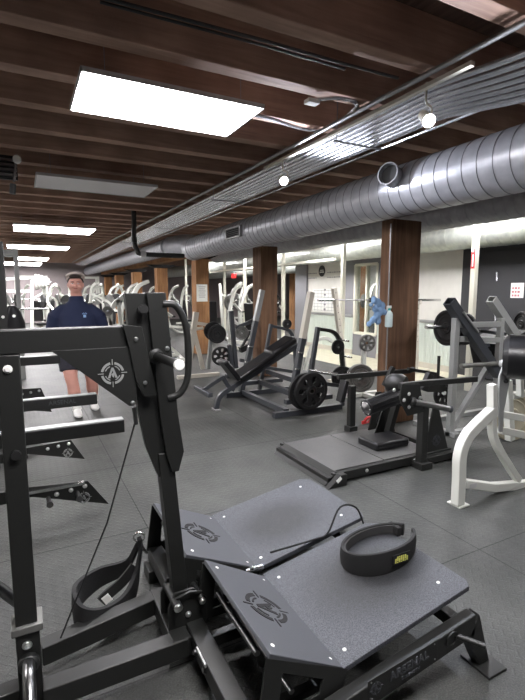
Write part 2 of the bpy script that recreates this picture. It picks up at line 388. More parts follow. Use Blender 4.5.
fr.span((WX-.02, 8.25, 2.17), (WX+.14, 9.05, 2.23)).span((WX-.02, 8.25, .52), (WX+.14, 9.05, .58)).span((WX, 8.62, .58), (WX+.1, 8.67, 2.17))
win = struct('window_1', fr, 'post')
MB().span((WX+.05, 8.28, .58), (WX+.056, 9.02, 2.17)).build('pane', 'glass', win)
# dark door in the charcoal wall
dr = struct('door_1', MB().span((WX-.03, 4.15, .02), (WX, 5.55, 2.25)), 'walldark', bev=.004)
dh = MB().cyl(XP(497, 272, WX-.04), XP(497, 281, WX-.04), .018, 10).cyl(XP(495.5, 312, WX-.04), XP(495.5, 321, WX-.04), .018, 10)
dh.build('hinge', 'conduit', dr)
a, b_ = XP(512, 283, WX-.012), XP(524, 298, WX-.012)
ps = tag(MB().span((WX-.02, b_.y, b_.z), (WX-.032, a.y, a.z)).build('wall_poster', 'paper'), 'small red and white poster on the charcoal wall at the right', 'poster')
pm = MB()
for i in range(9): pm.box((WX-.0335, a.y-.03-(i % 3)*.05-.01, b_.z+.04+(i//3)*.06), (.002, .03+.01*(i % 2), .035))
pm.build('print', 'pink', ps)

# joists
JG = 'timber ceiling joists'
y = -1.35; k = 0; js = None
while y < 25.9:
    if js is None:
        js = tag(MB().span((-5, -.065, 3.0), (16, .065, 3.3)).build('ceiling_joist', 'joist', bev=.006, origin=(5.5, 0, 3.15)), 'long rough brown timber joist running across under the ceiling boards', 'joist', JG)
        js.location.y = y
    else:
        o = js.copy(); col.objects.link(o); o.location.y = y
    y += .62; k += 1
# timber columns
def column(x, y, h, m, label, wd=.34, cap=True):
    t = thing('timber_column', (x, y, 0), label, 'column')
    MB().box((x, y, h/2+.002), (wd, wd, h-.004)).build('shaft', m, t, bev=.012)
    if cap:
        MB().prism([(x-.45, y-.12, h+.1), (x+.45, y-.12, h+.1), (x+.22, y-.12, h), (x-.22, y-.12, h)], (0, .24, 0)).build('bolster', 'blackmatte', t, bev=.005)
    return t
cl = ['nearest dark brown timber column, blue cloth and spray bottle tied to it', 'dark brown timber column behind the incline bench, second from the camera',
      'orange-brown timber column with a white paper sign, third from the camera', 'orange-brown timber column half hidden by the lever of the near machine',
      'fifth timber column from the camera, beyond the hidden black machine top', 'sixth timber column from the camera, small and orange-brown', 'seventh timber column in the far distance']
ys = [4.12, 7.55, 11.0, 14.6, 18.1, 21.6, 24.6]
def box_column(px0, px1, px2, yf, h, m, label):
    a = YP(px1, 400, yf).x; b = YP(px2, 400, yf).x; yb_ = XP(px0, 400, a).y
    t = thing('timber_column', ((a+b)/2, (yf+yb_)/2, 0), label, 'column')
    MB().span((a, yf, .002), (b, yb_, h)).build('shaft', m, t, bev=.012)
box_column(376, 386.5, 414.5, 3.98, 2.36, 'column', cl[0])
for i, yy in enumerate(ys):
    if i == 0: continue
    column(4.0, yy, 2.36 if i < 3 else 2.3, 'column' if i < 2 else 'columnwarm', cl[i], cap=(i >= 2))
# ceiling beam carried by the columns
tag(MB().span((3.86, 10.7, 2.46), (4.14, 25.9, 2.72)).build('timber_girder', 'columnwarm', bev=.01), 'timber girder lying along the tops of the far columns', 'beam')
column(10.2, 16.5, 2.7, 'columnwarm', 'orange timber column in the next room, seen left of the second column', .4, False)
column(10.5, 13.3, 2.9, 'columnwarm', 'timber column in the next room seen through the frames', .3, False)
column(9.9, 12.0, 2.9, 'columnwarm', 'timber column in the next room seen through the wall window', .4, False)
# ================================================================ DUCTS
def duct(name, pts, r, m, label, step=.14, parent_seams=True):
    t = thing(name, pts[0], label, 'duct')
    MB().tube(pts, r, 40).build('duct_wall', m, t)
    P_ = [Vector(p) for p in pts]; sm = MB(); acc = 0
    for i in range(len(P_)-1):
        d = P_[i+1]-P_[i]; ln = d.length; d.normalize(); s_ = acc
        while s_ < ln:
            sm.lathe(P_[i]+d*s_, d, [(r-.002, -.004), (r+.004, -.0015), (r+.004, .0015), (r-.002, .004)], 40, True); s_ += step
        acc = s_-ln
    sm.build('spiral_seam', 'seam' if m == 'duct' else m, t); return t
D1 = (3.45, 2.56)
def elbow(y0): return [(3.45, y0, 2.56)]
e = bez([(3.45, 8.9, 2.55), (3.47, 9.2, 2.55), (3.38, 9.55, 2.57), (3.3, 9.9, 2.6), (3.3, 10.4, 2.6)], 4)
d1 = duct('round_air_duct', [(D1[0], .3, D1[1]), (D1[0], 3.5, 2.555), (D1[0], 9.75, 2.50)], .245, 'duct', 'large bright galvanised round duct running overhead in front of the columns')
MB().lathe((D1[0], 5.6, 2.536), (0, 1, 0), [(.246, -.06), (.258, -.05), (.258, .05), (.246, .06)], 40, True).build('collar', 'duct', d1)
eb = MB().tube(bez([(3.45, 9.7, 2.50), (3.46, 9.95, 2.50), (3.56, 10.2, 2.55), (3.60, 10.45, 2.62), (3.46, 10.75, 2.64), (3.3, 11.1, 2.62)], 4), .252, 32)
eb.build('elbow', 'duct', d1)
# spigot and vent on the duct
c0 = Vector((3.25, 3.68, 2.66)); ax = (Vector((2.75, 3.42, 2.52))-c0).normalized()
c0 = Vector((3.34, 3.48, 2.61)); ax = Vector((-.93, -.3, .12)).normalized()
MB().lathe(c0+ax*.12, ax, [(.095, 0), (.095, .13), (.105, .132), (.105, .15), (.092, .15), (.092, .0)], 28, True).build('spigot', 'ductdark', d1, label='short open collar sticking out of the duct')
MB().lathe(c0+ax*.215, ax, [(.086, 0), (.086, .01)], 24).build('spigot_shade_disc', 'ink', d1)  # black disc painting in the shade inside the open collar
c = Vector((3.215, 7.15, 2.56)); v_ = MB()
fy, fz = .30, .09
v_.span((3.170, 7.15-fy, 2.525-fz), (3.215, 7.15+fy, 2.525-fz+.02)).span((3.170, 7.15-fy, 2.525+fz-.02), (3.215, 7.15+fy, 2.525+fz)).span((3.170, 7.15-fy, 2.525-fz), (3.215, 7.15-fy+.03, 2.525+fz)).span((3.170, 7.15+fy-.03, 2.525-fz), (3.215, 7.15+fy, 2.525+fz))
v_.build('vent_frame', 'alu', d1)
v_ = MB().span((3.185, 7.15-fy, 2.525-fz), (3.20, 7.15+fy, 2.525+fz)); v_.build('vent_opening', 'ink', d1)
v_ = MB()
for i in range(5): v_.box((3.176, 7.15, 2.465+i*.03), (.012, .54, .004), Matrix.Rotation(.5, 3, 'Y'))
v_.build('vent_louvre', 'darkchrome', d1)
duct('round_air_duct', [(3.22, 11.0, 2.62), (3.2, 25.8, 2.62)], .20, 'duct', 'narrower galvanised duct continuing far away beyond the elbow')
duct('round_air_duct', [(4.85, -1, 2.56), (4.85, 12, 2.56)], .21, 'ductdark', 'dull dark duct running behind the nearest column', .12)
duct('round_air_duct', [(6.85, 1.0, 2.52), (6.85, 24, 2.52)], .24, 'ductpale', 'pale greenish duct along the top of the right wall', .2)
duct('round_air_duct', [(9.2, 12, 2.5), (9.2, 25, 2.5)], .25, 'ductpale', 'pale duct in the next room seen between the cream posts', .25)
# hangers of the ducts
# ================================================================ CONDUITS
CG = None
bundle = [(2.50, 2.90), (2.555, 2.885), (2.605, 2.87), (2.655, 2.86), (2.705, 2.85), (2.755, 2.84), (2.80, 2.83), (2.85, 2.84)]
for i, (x, z) in enumerate(bundle):
    s_ = .02*i
    pts = bez([(x+.30+s_*2.0, .2, z+.03), (x+.24+s_*2, 1.35+s_, z+.03), (x+.15+s_, 1.9+s_*1.5, z+.02), (x, 2.35+s_*1.5, z), (x, 2.9, z)], 5)
    pts += [Vector((x, 8, z)), Vector((x, 24.5, z))]
    tag(MB().tube(pts, .021, 10).build('conduit', 'conduit'), 'shiny steel conduit of the bundle that bends above the right lamp', 'conduit', 'bundled steel conduits')
tag(MB().tube([(2.42, .3, 2.95), (2.42, 5, 2.95), (2.30, 14, 2.95), (2.3, 24, 2.95)], .018, 10).build('conduit', 'conduitdull'), 'single dull conduit running left of the shiny bundle', 'conduit')
for i, x in enumerate((2.98, 3.12)):
    tag(MB().tube([(x, .5, 2.90), (x, 24, 2.90)], .012, 8).build('conduit', 'conduit'), ('thin bright pipe just left of the big duct', 'thin bright pipe nearest the top of the big duct')[i], 'conduit')
# unistrut hangers holding the bundle
hs = None
for i, y in enumerate((3.3, 6.1, 9.2, 12.4)):
    o = tag(MB().span((2.4, y-.010, 2.800), (2.92, y+.010, 2.812)).tube([(2.43, y, 2.81), (2.43, y, 3.3)], .005, 6).tube([(2.90, y, 2.81), (2.90, y, 3.3)], .005, 6).build('strut_hanger', 'conduitdull'),
            'thin metal strut hanging under the conduit bundle', 'hanger', 'strut hangers under the conduits')
# conduits crossing with the joists, junction box
tag(MB().tube([ZP(100, -3, 2.97), ZP(262, 40, 2.97), ZP(345, 64, 2.97), ZP(398, 78, 2.97)], .010, 8).tube([ZP(100, 2, 2.97), ZP(262, 45, 2.97), ZP(345, 69, 2.97)], .008, 8).build('electrical_cable', 'iron'), 'pair of thin pipes running along the side of a near joist', 'pipe')
jb = thing('junction_box', ZP(312, 102, 2.95), 'small white junction box with bent conduit under the joists', 'junction box')
q = ZP(312, 102, 2.95); MB().box(q, (.10, .07, .03)).build('box', 'paper', jb, bev=.004)
MB().tube(bez([q+Vector((.02, .0, .02)), ZP(335, 98, 2.97), ZP(353, 101, 2.97), ZP(356, 106, 2.97), ZP(345, 117, 2.97), ZP(322, 130, 2.97), ZP(300, 128, 2.97), ZP(268, 118, 2.97), ZP(240, 112, 2.97)], 5), .015, 8).build('bent_conduit', 'conduit', jb)
# ================================================================ LAMPS
def led(px4, z, lit, label, lightname='led_panel'):
    c = [ZP(a, b, z) for a, b in px4]; x0 = (c[0].x+c[3].x)/2; x1 = (c[1].x+c[2].x)/2; y0 = (c[0].y+c[1].y)/2; y1 = (c[2].y+c[3].y)/2
    return led_at(x0, x1, y0, y1, z, lit, label)
def led_at(x0, x1, y0, y1, z, lit, label, group=None):
    t = thing('led_panel', ((x0+x1)/2, (y0+y1)/2, z), label, 'ceiling light', group)
    f = .009; b = MB().span((x0, y0, z), (x1, y0+f, z+.03)).span((x0, y1-f, z), (x1, y1, z+.03)).span((x0, y0, z), (x0+f, y1, z+.03)).span((x1-f, y0, z), (x1, y1, z+.03)).span((x0+f, y0+f, z+.02), (x1-f, y1-f, z+.03))
    b.build('frame', 'alu', t)
    MB().span((x0+f, y0+f, z+.006), (x1-f, y1-f, z+.012)).build('diffuser', 'led' if lit else 'unlit', t)
    for xx in (x0+.15, x1-.15):
        for yy in (y0+.08, y1-.08): MB().tube([(xx, yy, z+.02), (xx, yy, 3.3)], .003, 5).build('hanging_wire', 'conduitdull', t)
    MB().span(((x0+x1)/2-.25, (y0+y1)/2-.1, z+.03), ((x0+x1)/2+.25, (y0+y1)/2+.1, z+.08)).build('driver_box', 'alu', t)
    return t
led([(85, 70), (266, 110), (222, 139), (67, 107)], 2.83, True, 'nearest and largest lit ceiling light panel')
led([(35, 175), (158, 187), (145, 198), (35, 188)], 2.80, False, 'unlit grey ceiling panel, second from the camera')
led([(13, 223.5), (92, 230), (92, 236), (13, 230)], 2.78, True, 'lit ceiling panel just beyond the unlit one')
led([(7, 244.5), (68, 247), (68, 251), (7, 248)], 2.78, True, 'lit ceiling panel, second beyond the unlit one')
led([(18, 257), (48, 258), (48, 261), (18, 260)], 2.78, True, 'short lit ceiling panel far away')
led([(2, 262), (41, 263), (41, 266), (2, 265)], 2.78, True, 'farthest lit ceiling panel, above the silver rack uprights')
G = 'ceiling panels of the rest of the room'
for (x, y) in ((.7, .55), (-2.6, 4.2), (-2.6, 7.6), (-2.6, 12), (-2.6, 17)):
    led_at(x-.65, x+.65, y-.33, y+.33, 2.85, True, 'lit ceiling panel outside the pictured part of the room', G)
for (x, y) in ((5.9, 1.5), (5.9, 4.9), (5.9, 8.6), (5.9, 12.2), (5.9, 17), (8.2, 10.6), (8.2, 14.8), (8.2, 19), (13, 13), (13, 18)):
    led_at(x-.35, x+.35, y-.6, y+.6, 2.92, True, 'lit ceiling panel on the far side of the columns', 'ceiling panels beyond the columns')
def track_head(px, py, z, label, aim):
    p = ZP(px, py, z); t = thing('track_lamp', p, label, 'spotlight'); d = Vector(aim).normalized()
    MB().lathe(p-d*.12, d, [(.02, -.01), (.034, 0), (.036, .05), (.045, .115), (.047, .12), (.041, .12), (.035, .1)], 24).build('lamp_head', 'cream', t)
    MB().lathe(p-d*.005, d, [(.036, 0), (.036, .006)], 24).build('lamp_face', 'spot', t)
    MB().tube(bez([p-d*.06+Vector((.05, 0, 0)), p-d*.07+Vector((.05, 0, .07)), p-d*.07+Vector((0, 0, .1)), p-d*.07+Vector((0, 0, .22))], 4), .008, 8).build('bracket', 'cream', t)
    ld = bpy.data.lights.new('track_spot', 'SPOT'); ld.energy = 32; ld.spot_size = R(160); ld.spot_blend = .6; ld.shadow_soft_size = .035; ld.color = (.85, .88, 1)
    lo = bpy.data.objects.new('bulb', ld); col.objects.link(lo); lo.parent = t; lo.location = d*.03; lo.rotation_euler = d.to_track_quat('-Z', 'Y').to_euler(); return t
tr = MB().span((2.37, 1.95, 2.845), (2.405, 4.5, 2.87)); tag(tr.build('lighting_track', 'cream'), 'pale track rail carrying the two bright lamps', 'track')
track_head(429, 121, 2.66, 'bright round track lamp at upper right beside the conduits', (-.3, -.75, -.6))
track_head(284, 181, 2.66, 'bright bluish track lamp at the middle of the conduits', (-.3, -.85, -.45))
# black drain pipe with elbow
t = thing('drain_pipe', YP(134, 240, 9.0), 'black pipe dropping from the ceiling with an elbow towards the duct', 'pipe')
pp = [Vector((YP(134, 222, 9.0).x, 9.0, 3.3)), YP(134, 222, 9.0), YP(134, 240, 9.0), YP(137, 250, 9.0), YP(143, 254, 9.0), YP(184, 256, 9.0)]
MB().tube(bez(pp, 5), .045, 14).build('pipe', 'iron', t)
for q in (pp[2], pp[4]): MB().lathe(q, (0, 0, 1) if q is pp[2] else (1, 0, 0), [(.06, -.05), (.06, .05)], 14).build('coupling', 'alu' if q is pp[4] else 'iron', t)
# hanging grey cable reel / hose at the upper left
t = thing('ceiling_heater', YP(8, 160, 5.6), 'dark ribbed ceiling unit with round white end at the upper left', 'heater')
b = MB()
for i in range(4): b.box(YP(-8, 158+i*5, 5.6), (.45, .05, .02))
b.build('fins', 'darkchrome', t); MB().box(YP(-8, 166, 5.65), (.46, .04, .24)).build('housing', 'blackmatte', t)
MB().tube([YP(16, 160, 5.55), YP(14, 182, 5.55)], .012, 8).build('rod', 'darkchrome', t)
MB().lathe(YP(17, 160, 5.55), (0, -1, 0), [(.04, 0), (.04, .05), (.03, .06)], 18).build('round_cap', 'paper', t)
MB().cyl(YP(13, 184, 5.55), YP(12.5, 194, 5.55), .03, 14).build('pull_weight', 'iron', t)

# ================================================================ CREAM POSTS
pl = ['cream steel post with a red and white tag, beside the charcoal wall', 'cream steel post right of the whiteboard notice', 'cream steel post just right of the second timber column', 'thin cream post between the second and third columns',
      'thin cream post left of the red lamp', 'cream post left of the third column', 'cream post seen between the near lever and the third column']
for i, (px, x_) in enumerate(((471, 6.2), (342, 6.2), (283, 6.2), (245, 6.2), (225, 6.2), (187, 6.2), (199, 9.0))):
    q = XP(px, 330, x_); o = tag(MB().span((x_-.04, q.y-.04, .0), (x_+.04, q.y+.04, 2.98)).build('steel_post', 'post', bev=.004), pl[i], 'post')
    if i == 0:
        a = XP(469, 249, x_-.045); MB().span((x_-.042, q.y-.032, a.z-.30), (x_-.046, q.y+.032, a.z)).build('warning_tag', 'red', o); MB().span((x_-.0465, q.y-.01, a.z-.05), (x_-.0475, q.y+.032, a.z)).span((x_-.0465, q.y-.01, a.z-.27), (x_-.0475, q.y+.015, a.z-.09)).build('tag_print', 'paper', o)
tag(MB().span((6.17, 8.4, 2.24), (6.23, 16, 2.3)).build('frame_rail', 'post'), 'horizontal cream rail joining the posts under the pale duct', 'rail')

# ================================================================ NEAR BELT SQUAT MACHINE
T = thing('belt_squat_machine', (.55, 1.8, 0), 'large near black belt squat machine with two grip plates and a ringed emblem', 'exercise machine')
K = 'black'
def part(mb, name, m=K, bev=.004, p=None, **k): return mb.build(name, m, p or T, bev=bev, **k)
part(MB().span((-.085, 1.765, .335), (-.013, 1.837, 1.338)), 'upright_post')
part(MB().span((-.10, 1.75, .315), (.005, 1.852, .345)), 'post_collar', 'greyplate', .004)
part(MB().span((-.088, 1.762, .02), (-.008, 1.84, .315)), 'post_foot')
part(MB().span((-1.15, 1.765, 1.34), (.35, 1.835, 1.422)), 'top_beam')
part(MB().span((-1.15, 1.77, .02), (-1.08, 1.84, 1.345)), 'upright_post')
part(MB().span((-1.12, 1.3, 0), (-1.04, 2.4, .07)), 'base_tube')
part(MB().span((-1.12, 1.77, .02), (-.05, 1.84, .09)), 'base_tube')
# silver brace seen behind the post, low left
part(MB().tube([(-.30, 1.95, .62), (-.05, 1.93, .30)], .022, 12), 'round_brace', 'darkchrome', 0)
bolt((-.052, 1.764, 1.29), (0, -1, 0), T, .011, 'endcap'); bolt((-.052, 1.764, .265), (0, -1, 0), T, .013)
MB().cyl((-.045, 1.764, .99), (-.045, 1.745, .99), .016, 14).build('bolt', 'blackmatte', T)
# low round handle by the post
part(MB().tube(bez([(-.05, 1.77, .20), (-.05, 1.70, .22), (-.05, 1.62, .20), (-.052, 1.45, .06)], 5), .021, 16), 'round_handle', 'darkchrome', 0)
part(MB().lathe((-.05, 1.77, .20), (0, -1, 0), [(.036, 0), (.036, .03), (.028, .04)], 20), 'handle_collar', K, 0)
# gusset plate with rounded end
gp = [(.085, 1.755, 1.345), (.365, 1.755, 1.345), (.375, 1.755, 1.30), (.372, 1.755, 1.135), (.362, 1.755, 1.118), (.345, 1.755, 1.118)]
gus = part(MB().prism(gp, (0, .012, 0)), 'gusset_plate', K, .001)
emblem((.288, 1.7535, 1.25), (1, 0, 0), (0, 0, 1), .042, gus, 'silver')
bk = part(MB().prism([(.33, 1.745, 1.43), (.40, 1.745, 1.42), (.43, 1.745, 1.26), (.45, 1.745, 1.15), (.40, 1.745, 1.15), (.37, 1.745, 1.22), (.35, 1.745, 1.34)], (0, .02, 0)), 'pivot_bracket', K, .002)
bolt((.376, 1.745, 1.375), (0, -1, 0), T, .006); bolt((.405, 1.745, 1.205), (0, -1, 0), T, .006); bolt((.358, 1.755, 1.13), (0, -1, 0), T, .006)
# lever: upper sleeve of two plates around a box, tapering to the lower arm
def lx(z): return .435 + (1.545-z)*.078        # slight lean of the lever
def ladder(y0, y1, xs, zs):
    return [[(lx(z)+a, y0, z), (lx(z)+b, y0, z), (lx(z)+b, y1, z), (lx(z)+a, y1, z)] for z, (a, b) in zip(zs, xs)]
part(MB().hull(ladder(1.79, 1.83, [(-.085, .0)]*2+[(-.07, 0)]+[(-.035, 0)], [1.545, 1.08, .93, .80])), 'lever_side_plate', K, .002)
part(MB().hull(ladder(1.80, 1.86, [(-.03, .03)]*2, [1.535, .85])), 'lever_inner_channel', 'blackmatte', .002)
part(MB().hull(ladder(1.765, 1.84, [(-.008, .066)]*2+[(.0, .075)]+[(.015, .045)], [1.548, 1.06, .90, .82])), 'lever_sleeve', K, .003)
part(MB().hull(ladder(1.78, 1.845, [(-.028, .034)]*2, [.90, .16])), 'lever_arm', K, .004)
part(MB().cyl((.408, 1.79, 1.485), (.408, 1.745, 1.485), .015, 16).cyl((.408, 1.76, 1.485), (.408, 1.75, 1.485), .02, 16), 'stop_peg', 'blackmatte', 0)
part(MB().tube(bez([(.488, 1.77, 1.505), (.54, 1.765, 1.495), (.575, 1.76, 1.42), (.585, 1.76, 1.30), (.577, 1.76, 1.20), (.545, 1.762, 1.145), (.50, 1.77, 1.13)], 6), .014, 14), 'curved_handle', K, 0)
part(MB().tube(bez([(.488, 1.90, 1.48), (.525, 1.90, 1.44), (.535, 1.90, 1.32), (.525, 1.90, 1.22), (.50, 1.90, 1.18)], 6), .013, 14), 'curved_handle', K, 0)
hn = part(MB().cyl((.455, 1.77, 1.302), (.468, 1.51, 1.302), .0165, 20).lathe((.455, 1.772, 1.302), (.05, -1, 0), [(.03, 0), (.03, .012), (.02, .02)], 20), 'weight_peg', 'black', 0)
MB().lathe((.468, 1.511, 1.302), (.05, -1, 0), [(.019, -.006), (.019, .004), (.016, .007)], 20).build('end_cap', 'endcap', hn)
bolt((.50, 1.765, 1.33), (0, -1, 0), T, .007)
# cable from the gusset corner to the floor pulley
part(MB().tube([(.362, 1.76, 1.11), (.37, 1.765, 1.04)], .008, 8), 'swivel_hook', 'darkchrome', 0)
part(MB().tube([(.366, 1.77, 1.045), (.26, 1.86, .62), (.05, 1.92, .10)], .0035, 8), 'cable', 'webbing', 0)
# base frame
part(MB().rect([(-.01, 1.70, .10), (.53, 1.70, .10)], .072, .08), 'base_tube')
part(MB().rect([(-.01, 1.92, .10), (.48, 2.01, .10)], .072, .08), 'base_tube')
part(MB().rect([(.505, 2.05, .10), (.505, 1.67, .10)], .078, .082), 'base_tube')
MB().span((.30, 1.6735, .085), (.36, 1.6755, .095)).build('slot_trim', 'darkchrome', T)
part(MB().span((.545, .62, .075), (.62, 2.42, .15)), 'cross_tube')
part(MB().span((.52, .95, 0), (.62, 1.10, .07)), 'base_foot'); part(MB().span((.52, 2.3, 0), (.62, 2.42, .07)), 'base_foot')
MB().span((.538, 1.86, .135), (.545, 1.98, .15)).span((.538, 1.50, .135), (.545, 1.60, .15)).build('weld_strap', 'silver', T)
for q in ((.545, 1.62, .11), (.545, 1.52, .11)): bolt(q, (-1, 0, 0), T, .012, 'darkchrome')
# pivot cheeks and pins
for yy in (1.745, 1.86):
    part(MB().prism([(.47, yy, .12), (.64, yy, .12), (.64, yy, .24), (.58, yy, .30), (.50, yy, .30), (.47, yy, .24)], (0, .01, 0)), 'pivot_cheek', K, .001)
part(MB().cyl((.50, 1.87, .265), (.50, 1.70, .265), .018, 16), 'pivot_pin', K, 0); bolt((.50, 1.70, .265), (0, -1, 0), T, .014)
part(MB().cyl((.61, 1.87, .25), (.61, 1.715, .25), .014, 16), 'pivot_pin', K, 0); bolt((.61, 1.715, .25), (0, -1, 0), T, .011); bolt((.555, 1.744, .19), (0, -1, 0), T, .010)
part(MB().rect([(.50, 1.73, .285), (.56, 1.728, .30), (.61, 1.73, .285)], .012, .008), 'pin_guard', K, .001)
# frame towards the foot plates
for yy in (1.26, 1.66, 1.93, 2.36):
    part(MB().span((.60, yy-.02, .08), (.96, yy+.02, .13)), 'rail')
part(MB().cyl((.66, 1.30, .30), (.66, 1.66, .30), .012, 12).cyl((.74, 1.20, .20), (.74, 1.70, .20), .010, 12), 'cross_rod', 'darkchrome', 0)
part(MB().cyl((.62, 1.93, .30), (.62, 2.36, .30), .012, 12), 'cross_rod', 'darkchrome', 0)
# foot plates: grit-coated grip plate, rising away, and the angled plate with the emblem
def footplate(y0, y1, nm):
    a0, z0, a1, z1 = .935, .232, 1.60, .345; th = .022; ch = .05
    prof = [(a0, y0), (a1-ch*.4, y0), (a1, y0+ch*.6), (a1, y1-ch), (a1-ch, y1), (a0, y1)]
    zz = lambda x: z0+(x-a0)/(a1-a0)*(z1-z0)
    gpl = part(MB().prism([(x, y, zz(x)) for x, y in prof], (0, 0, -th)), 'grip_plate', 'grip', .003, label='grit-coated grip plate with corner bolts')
    n = Vector((-(z1-z0), 0, a1-a0)).normalized()
    for x, y in ((a0+.05, y0+.06), (a0+.05, y1-.07), (a1-.10, y0+.09), (a1-.10, y1-.09)):
        MB().lathe((x, y, zz(x)-.001), n, [(.008, 0), (.007, .003), (.002, .004)], 12).build('bolt', 'endcap', gpl)
    # angled plate
    w0, h0 = (.64, .405) if nm == 'near' else (.585, .40)
    wy0, wy1 = y0, y1-.03
    ap = part(MB().prism([(w0, wy0, h0), (a0, wy0, z0+.004), (a0, wy1, z0+.004), (w0, wy1, h0)], (-.008, 0, -.014)), 'angled_plate', 'ramp', .002, label='smooth angled plate with a cut emblem')
    ex = Vector((0, 1, 0)); dn = Vector((a0-w0, 0, z0-h0)).normalized(); nn = Vector((-dn.z, 0, dn.x)); 
    cc = Vector(((w0+a0)/2-.005, (wy0+wy1)/2, (h0+z0)/2+.004))
    emblem(cc+nn*.0015, ex, -dn, .092, ap, 'webbing')
    for x, y in ((.06, .05), (.06, -.05)): pass
    for f, yy in ((.12, wy0+.05), (.9, wy0+.04), (.12, wy1-.05), (.9, wy1-.04)):
        q = Vector((w0+(a0-w0)*f, yy, h0+(z0-h0)*f))
        MB().lathe(q, nn, [(.008, 0), (.007, .003), (.002, .004)], 12).build('bolt', 'endcap', ap)
    # triangular side cheeks with a cut-out
    for yy in (y0-.001, wy1-.009):
        o3 = [(w0-.012, h0-.01), (a0+.02, z0-.01), (a0-.02, .13), (w0-.05, .13)]
        i3 = [(w0+.045, h0-.085), (a0-.085, z0-.005), (a0-.10, z0-.055), (w0+.03, .17)]
        m_ = MB(); vs = [(x, yy, z) for x, z in o3+i3]+[(x, yy+.01, z) for x, z in o3+i3]; fs = []
        for i in range(4):
            j = (i+1) % 4; fs += [(i, j, 4+j, 4+i), (8+i, 12+i, 12+j, 8+j), (i, 8+i, 8+j, j), (4+i, 4+j, 12+j, 12+i)]
        part(m_.add(vs, fs), 'side_cheek', K, .001)
    # support bars beneath the grip plate
    part(MB().beam((a0+.02, y0+.05, z0-.04), (a1-.08, y0+.05, z1-.045), .03, .035).beam((a0+.02, y1-.08, z0-.04), (a1-.08, y1-.08, z1-.045), .03, .035), 'plate_support')
    return gpl
footplate(1.17, 1.79, 'near'); footplate(1.84, 2.44, 'far')
# long side beams with the name plate, ending in feet
for yy, near in ((1.115, True), (2.47, False)):
    sb = part(MB().hull([[(.62, yy, .03), (.62, yy, .09), (.62, yy+.05, .09), (.62, yy+.05, .03)], [(.80, yy, .06), (.80, yy, .15), (.80, yy+.05, .15), (.80, yy+.05, .06)],
                         [(1.56, yy, .165), (1.56, yy, .255), (1.56, yy+.05, .255), (1.56, yy+.05, .165)]]), 'side_beam', K, .004)
    part(MB().hull([[(1.52, yy, .16), (1.58, yy, .25), (1.58, yy+.05, .25), (1.52, yy+.05, .16)], [(1.60, yy, .012), (1.66, yy, .012), (1.66, yy+.05, .012), (1.60, yy+.05, .012)]]), 'rear_leg', K, .003)
    part(MB().span((1.58, yy-.06, 0), (1.69, yy+.08, .012)), 'foot_plate', K, .002)
    part(MB().cyl((1.43, yy+.03, .205), (1.50, yy-.09, .205), .011, 14).ring((1.42, yy-.004, .20), (0, 1, 0), .018, .034, .006), 'band_peg', K, 0)
    bolt((.905, yy, .145), (0, -1, 0), T, .016)
    if near:
        d = Vector((.68, 0, .065)).normalized(); up = Vector((-.065, 0, .68)).normalized(); c0 = Vector((1.17, yy-.001, .172))
        b = MB().box(c0, (.34, .003, .085), Matrix((d, Vector((0, 1, 0)), up)).transposed()); npl = part(b, 'name_plate', K, .001)
        tx = textmesh('lettering', 'ARSENAL', .046, 'ramp', c0+Vector((.025, -.003, 0))+up*.010, d, up, npl, .0015, .0012)
        tx2 = textmesh('lettering', 'STRENGTH', .018, 'ramp', c0+Vector((.03, -.003, 0))-up*.024, d, up, npl, .0012, .0004)
        emblem(c0-d*.135+Vector((0, -.003, 0)), d, up, .024, npl, 'ramp', .0015)
        for sx in (-.155, .155):
            for sz in (-.033, .033): MB().lathe(c0+d*sx+up*sz, (0, -1, 0), [(.003, 0), (.003, .003)], 8).build('rivet', 'silver', npl)
part(MB().span((1.50, 1.12, .165), (1.55, 2.50, .215)), 'end_cross_tube')
part(MB().rect([(.62, 1.815, .16), (1.50, 1.815, .20)], .05, .05), 'centre_tube')
# loose cable with loop between the plates
part(MB().tube(bez([(1.0, 1.83, .30), (1.25, 1.83, .30), (1.33, 1.82, .32), (1.42, 1.84, .43), (1.52, 1.83, .41), (1.56, 1.80, .30)], 6), .005, 8), 'cable_loop', 'webbing', 0)
part(MB().ring((.90, 1.815, .26), (0, .3, 1), .014, .022, .006, 20).cyl((.86, 1.815, .25), (.95, 1.815, .25), .012, 12), 'clip', 'chrome', 0)

# ---- the belts
def loop_belt(pts, w_, th, closed, name='belt_band'):
    # vertical band following pts (x,y,z centre)
    P_ = [Vector(p) for p in pts]; n = len(P_); rings = []; 
    for i, p in enumerate(P_):
        t = (P_[(i+1) % n]-P_[i-1]) if closed else (P_[min(i+1, n-1)]-P_[max(i-1, 0)])
        t.z = 0; t.normalize(); o = Vector((t.y, -t.x, 0)); wd = w_[i] if hasattr(w_, '__len__') else w_
        rings.append([p-o*th/2-Vector((0, 0, wd/2)), p+o*th/2-Vector((0, 0, wd/2)), p+o*th*.75, p+o*th/2+Vector((0, 0, wd/2)), p-o*th/2+Vector((0, 0, wd/2))])
    m = MB().hull(rings, caps=not closed)
    if closed:
        k = 5; m.f += [(((n-1)*k+j), ((n-1)*k+(j+1) % k), (j+1) % k, j) for j in range(k)]
    return m
BT = thing('lifting_belt', (1.52, 1.6, .34), 'padded black belt with a yellow-lettered label lying on the near grip plate', 'belt')
n = 40; cc = ZP(378, 551, .33); pts = []; wd = []
for i in range(n):
    a = 2*pi*i/n; rx, ry = .185, .135
    p = cc + Vector((cos(a)*rx, sin(a)*ry, 0))
    zb = .232+(p.x-.935)/.665*.113
    fr_ = .5-.5*cos(a+1.9)
    wv = .05+.055*(.5+.5*cos(a+2.05)); pts.append(Vector((p.x, p.y, zb+wv/2+.003))); wd.append(wv)
loop_belt(pts[1:-1], wd[1:-1], .014, False).build('band', 'webbing', BT, bev=.003)
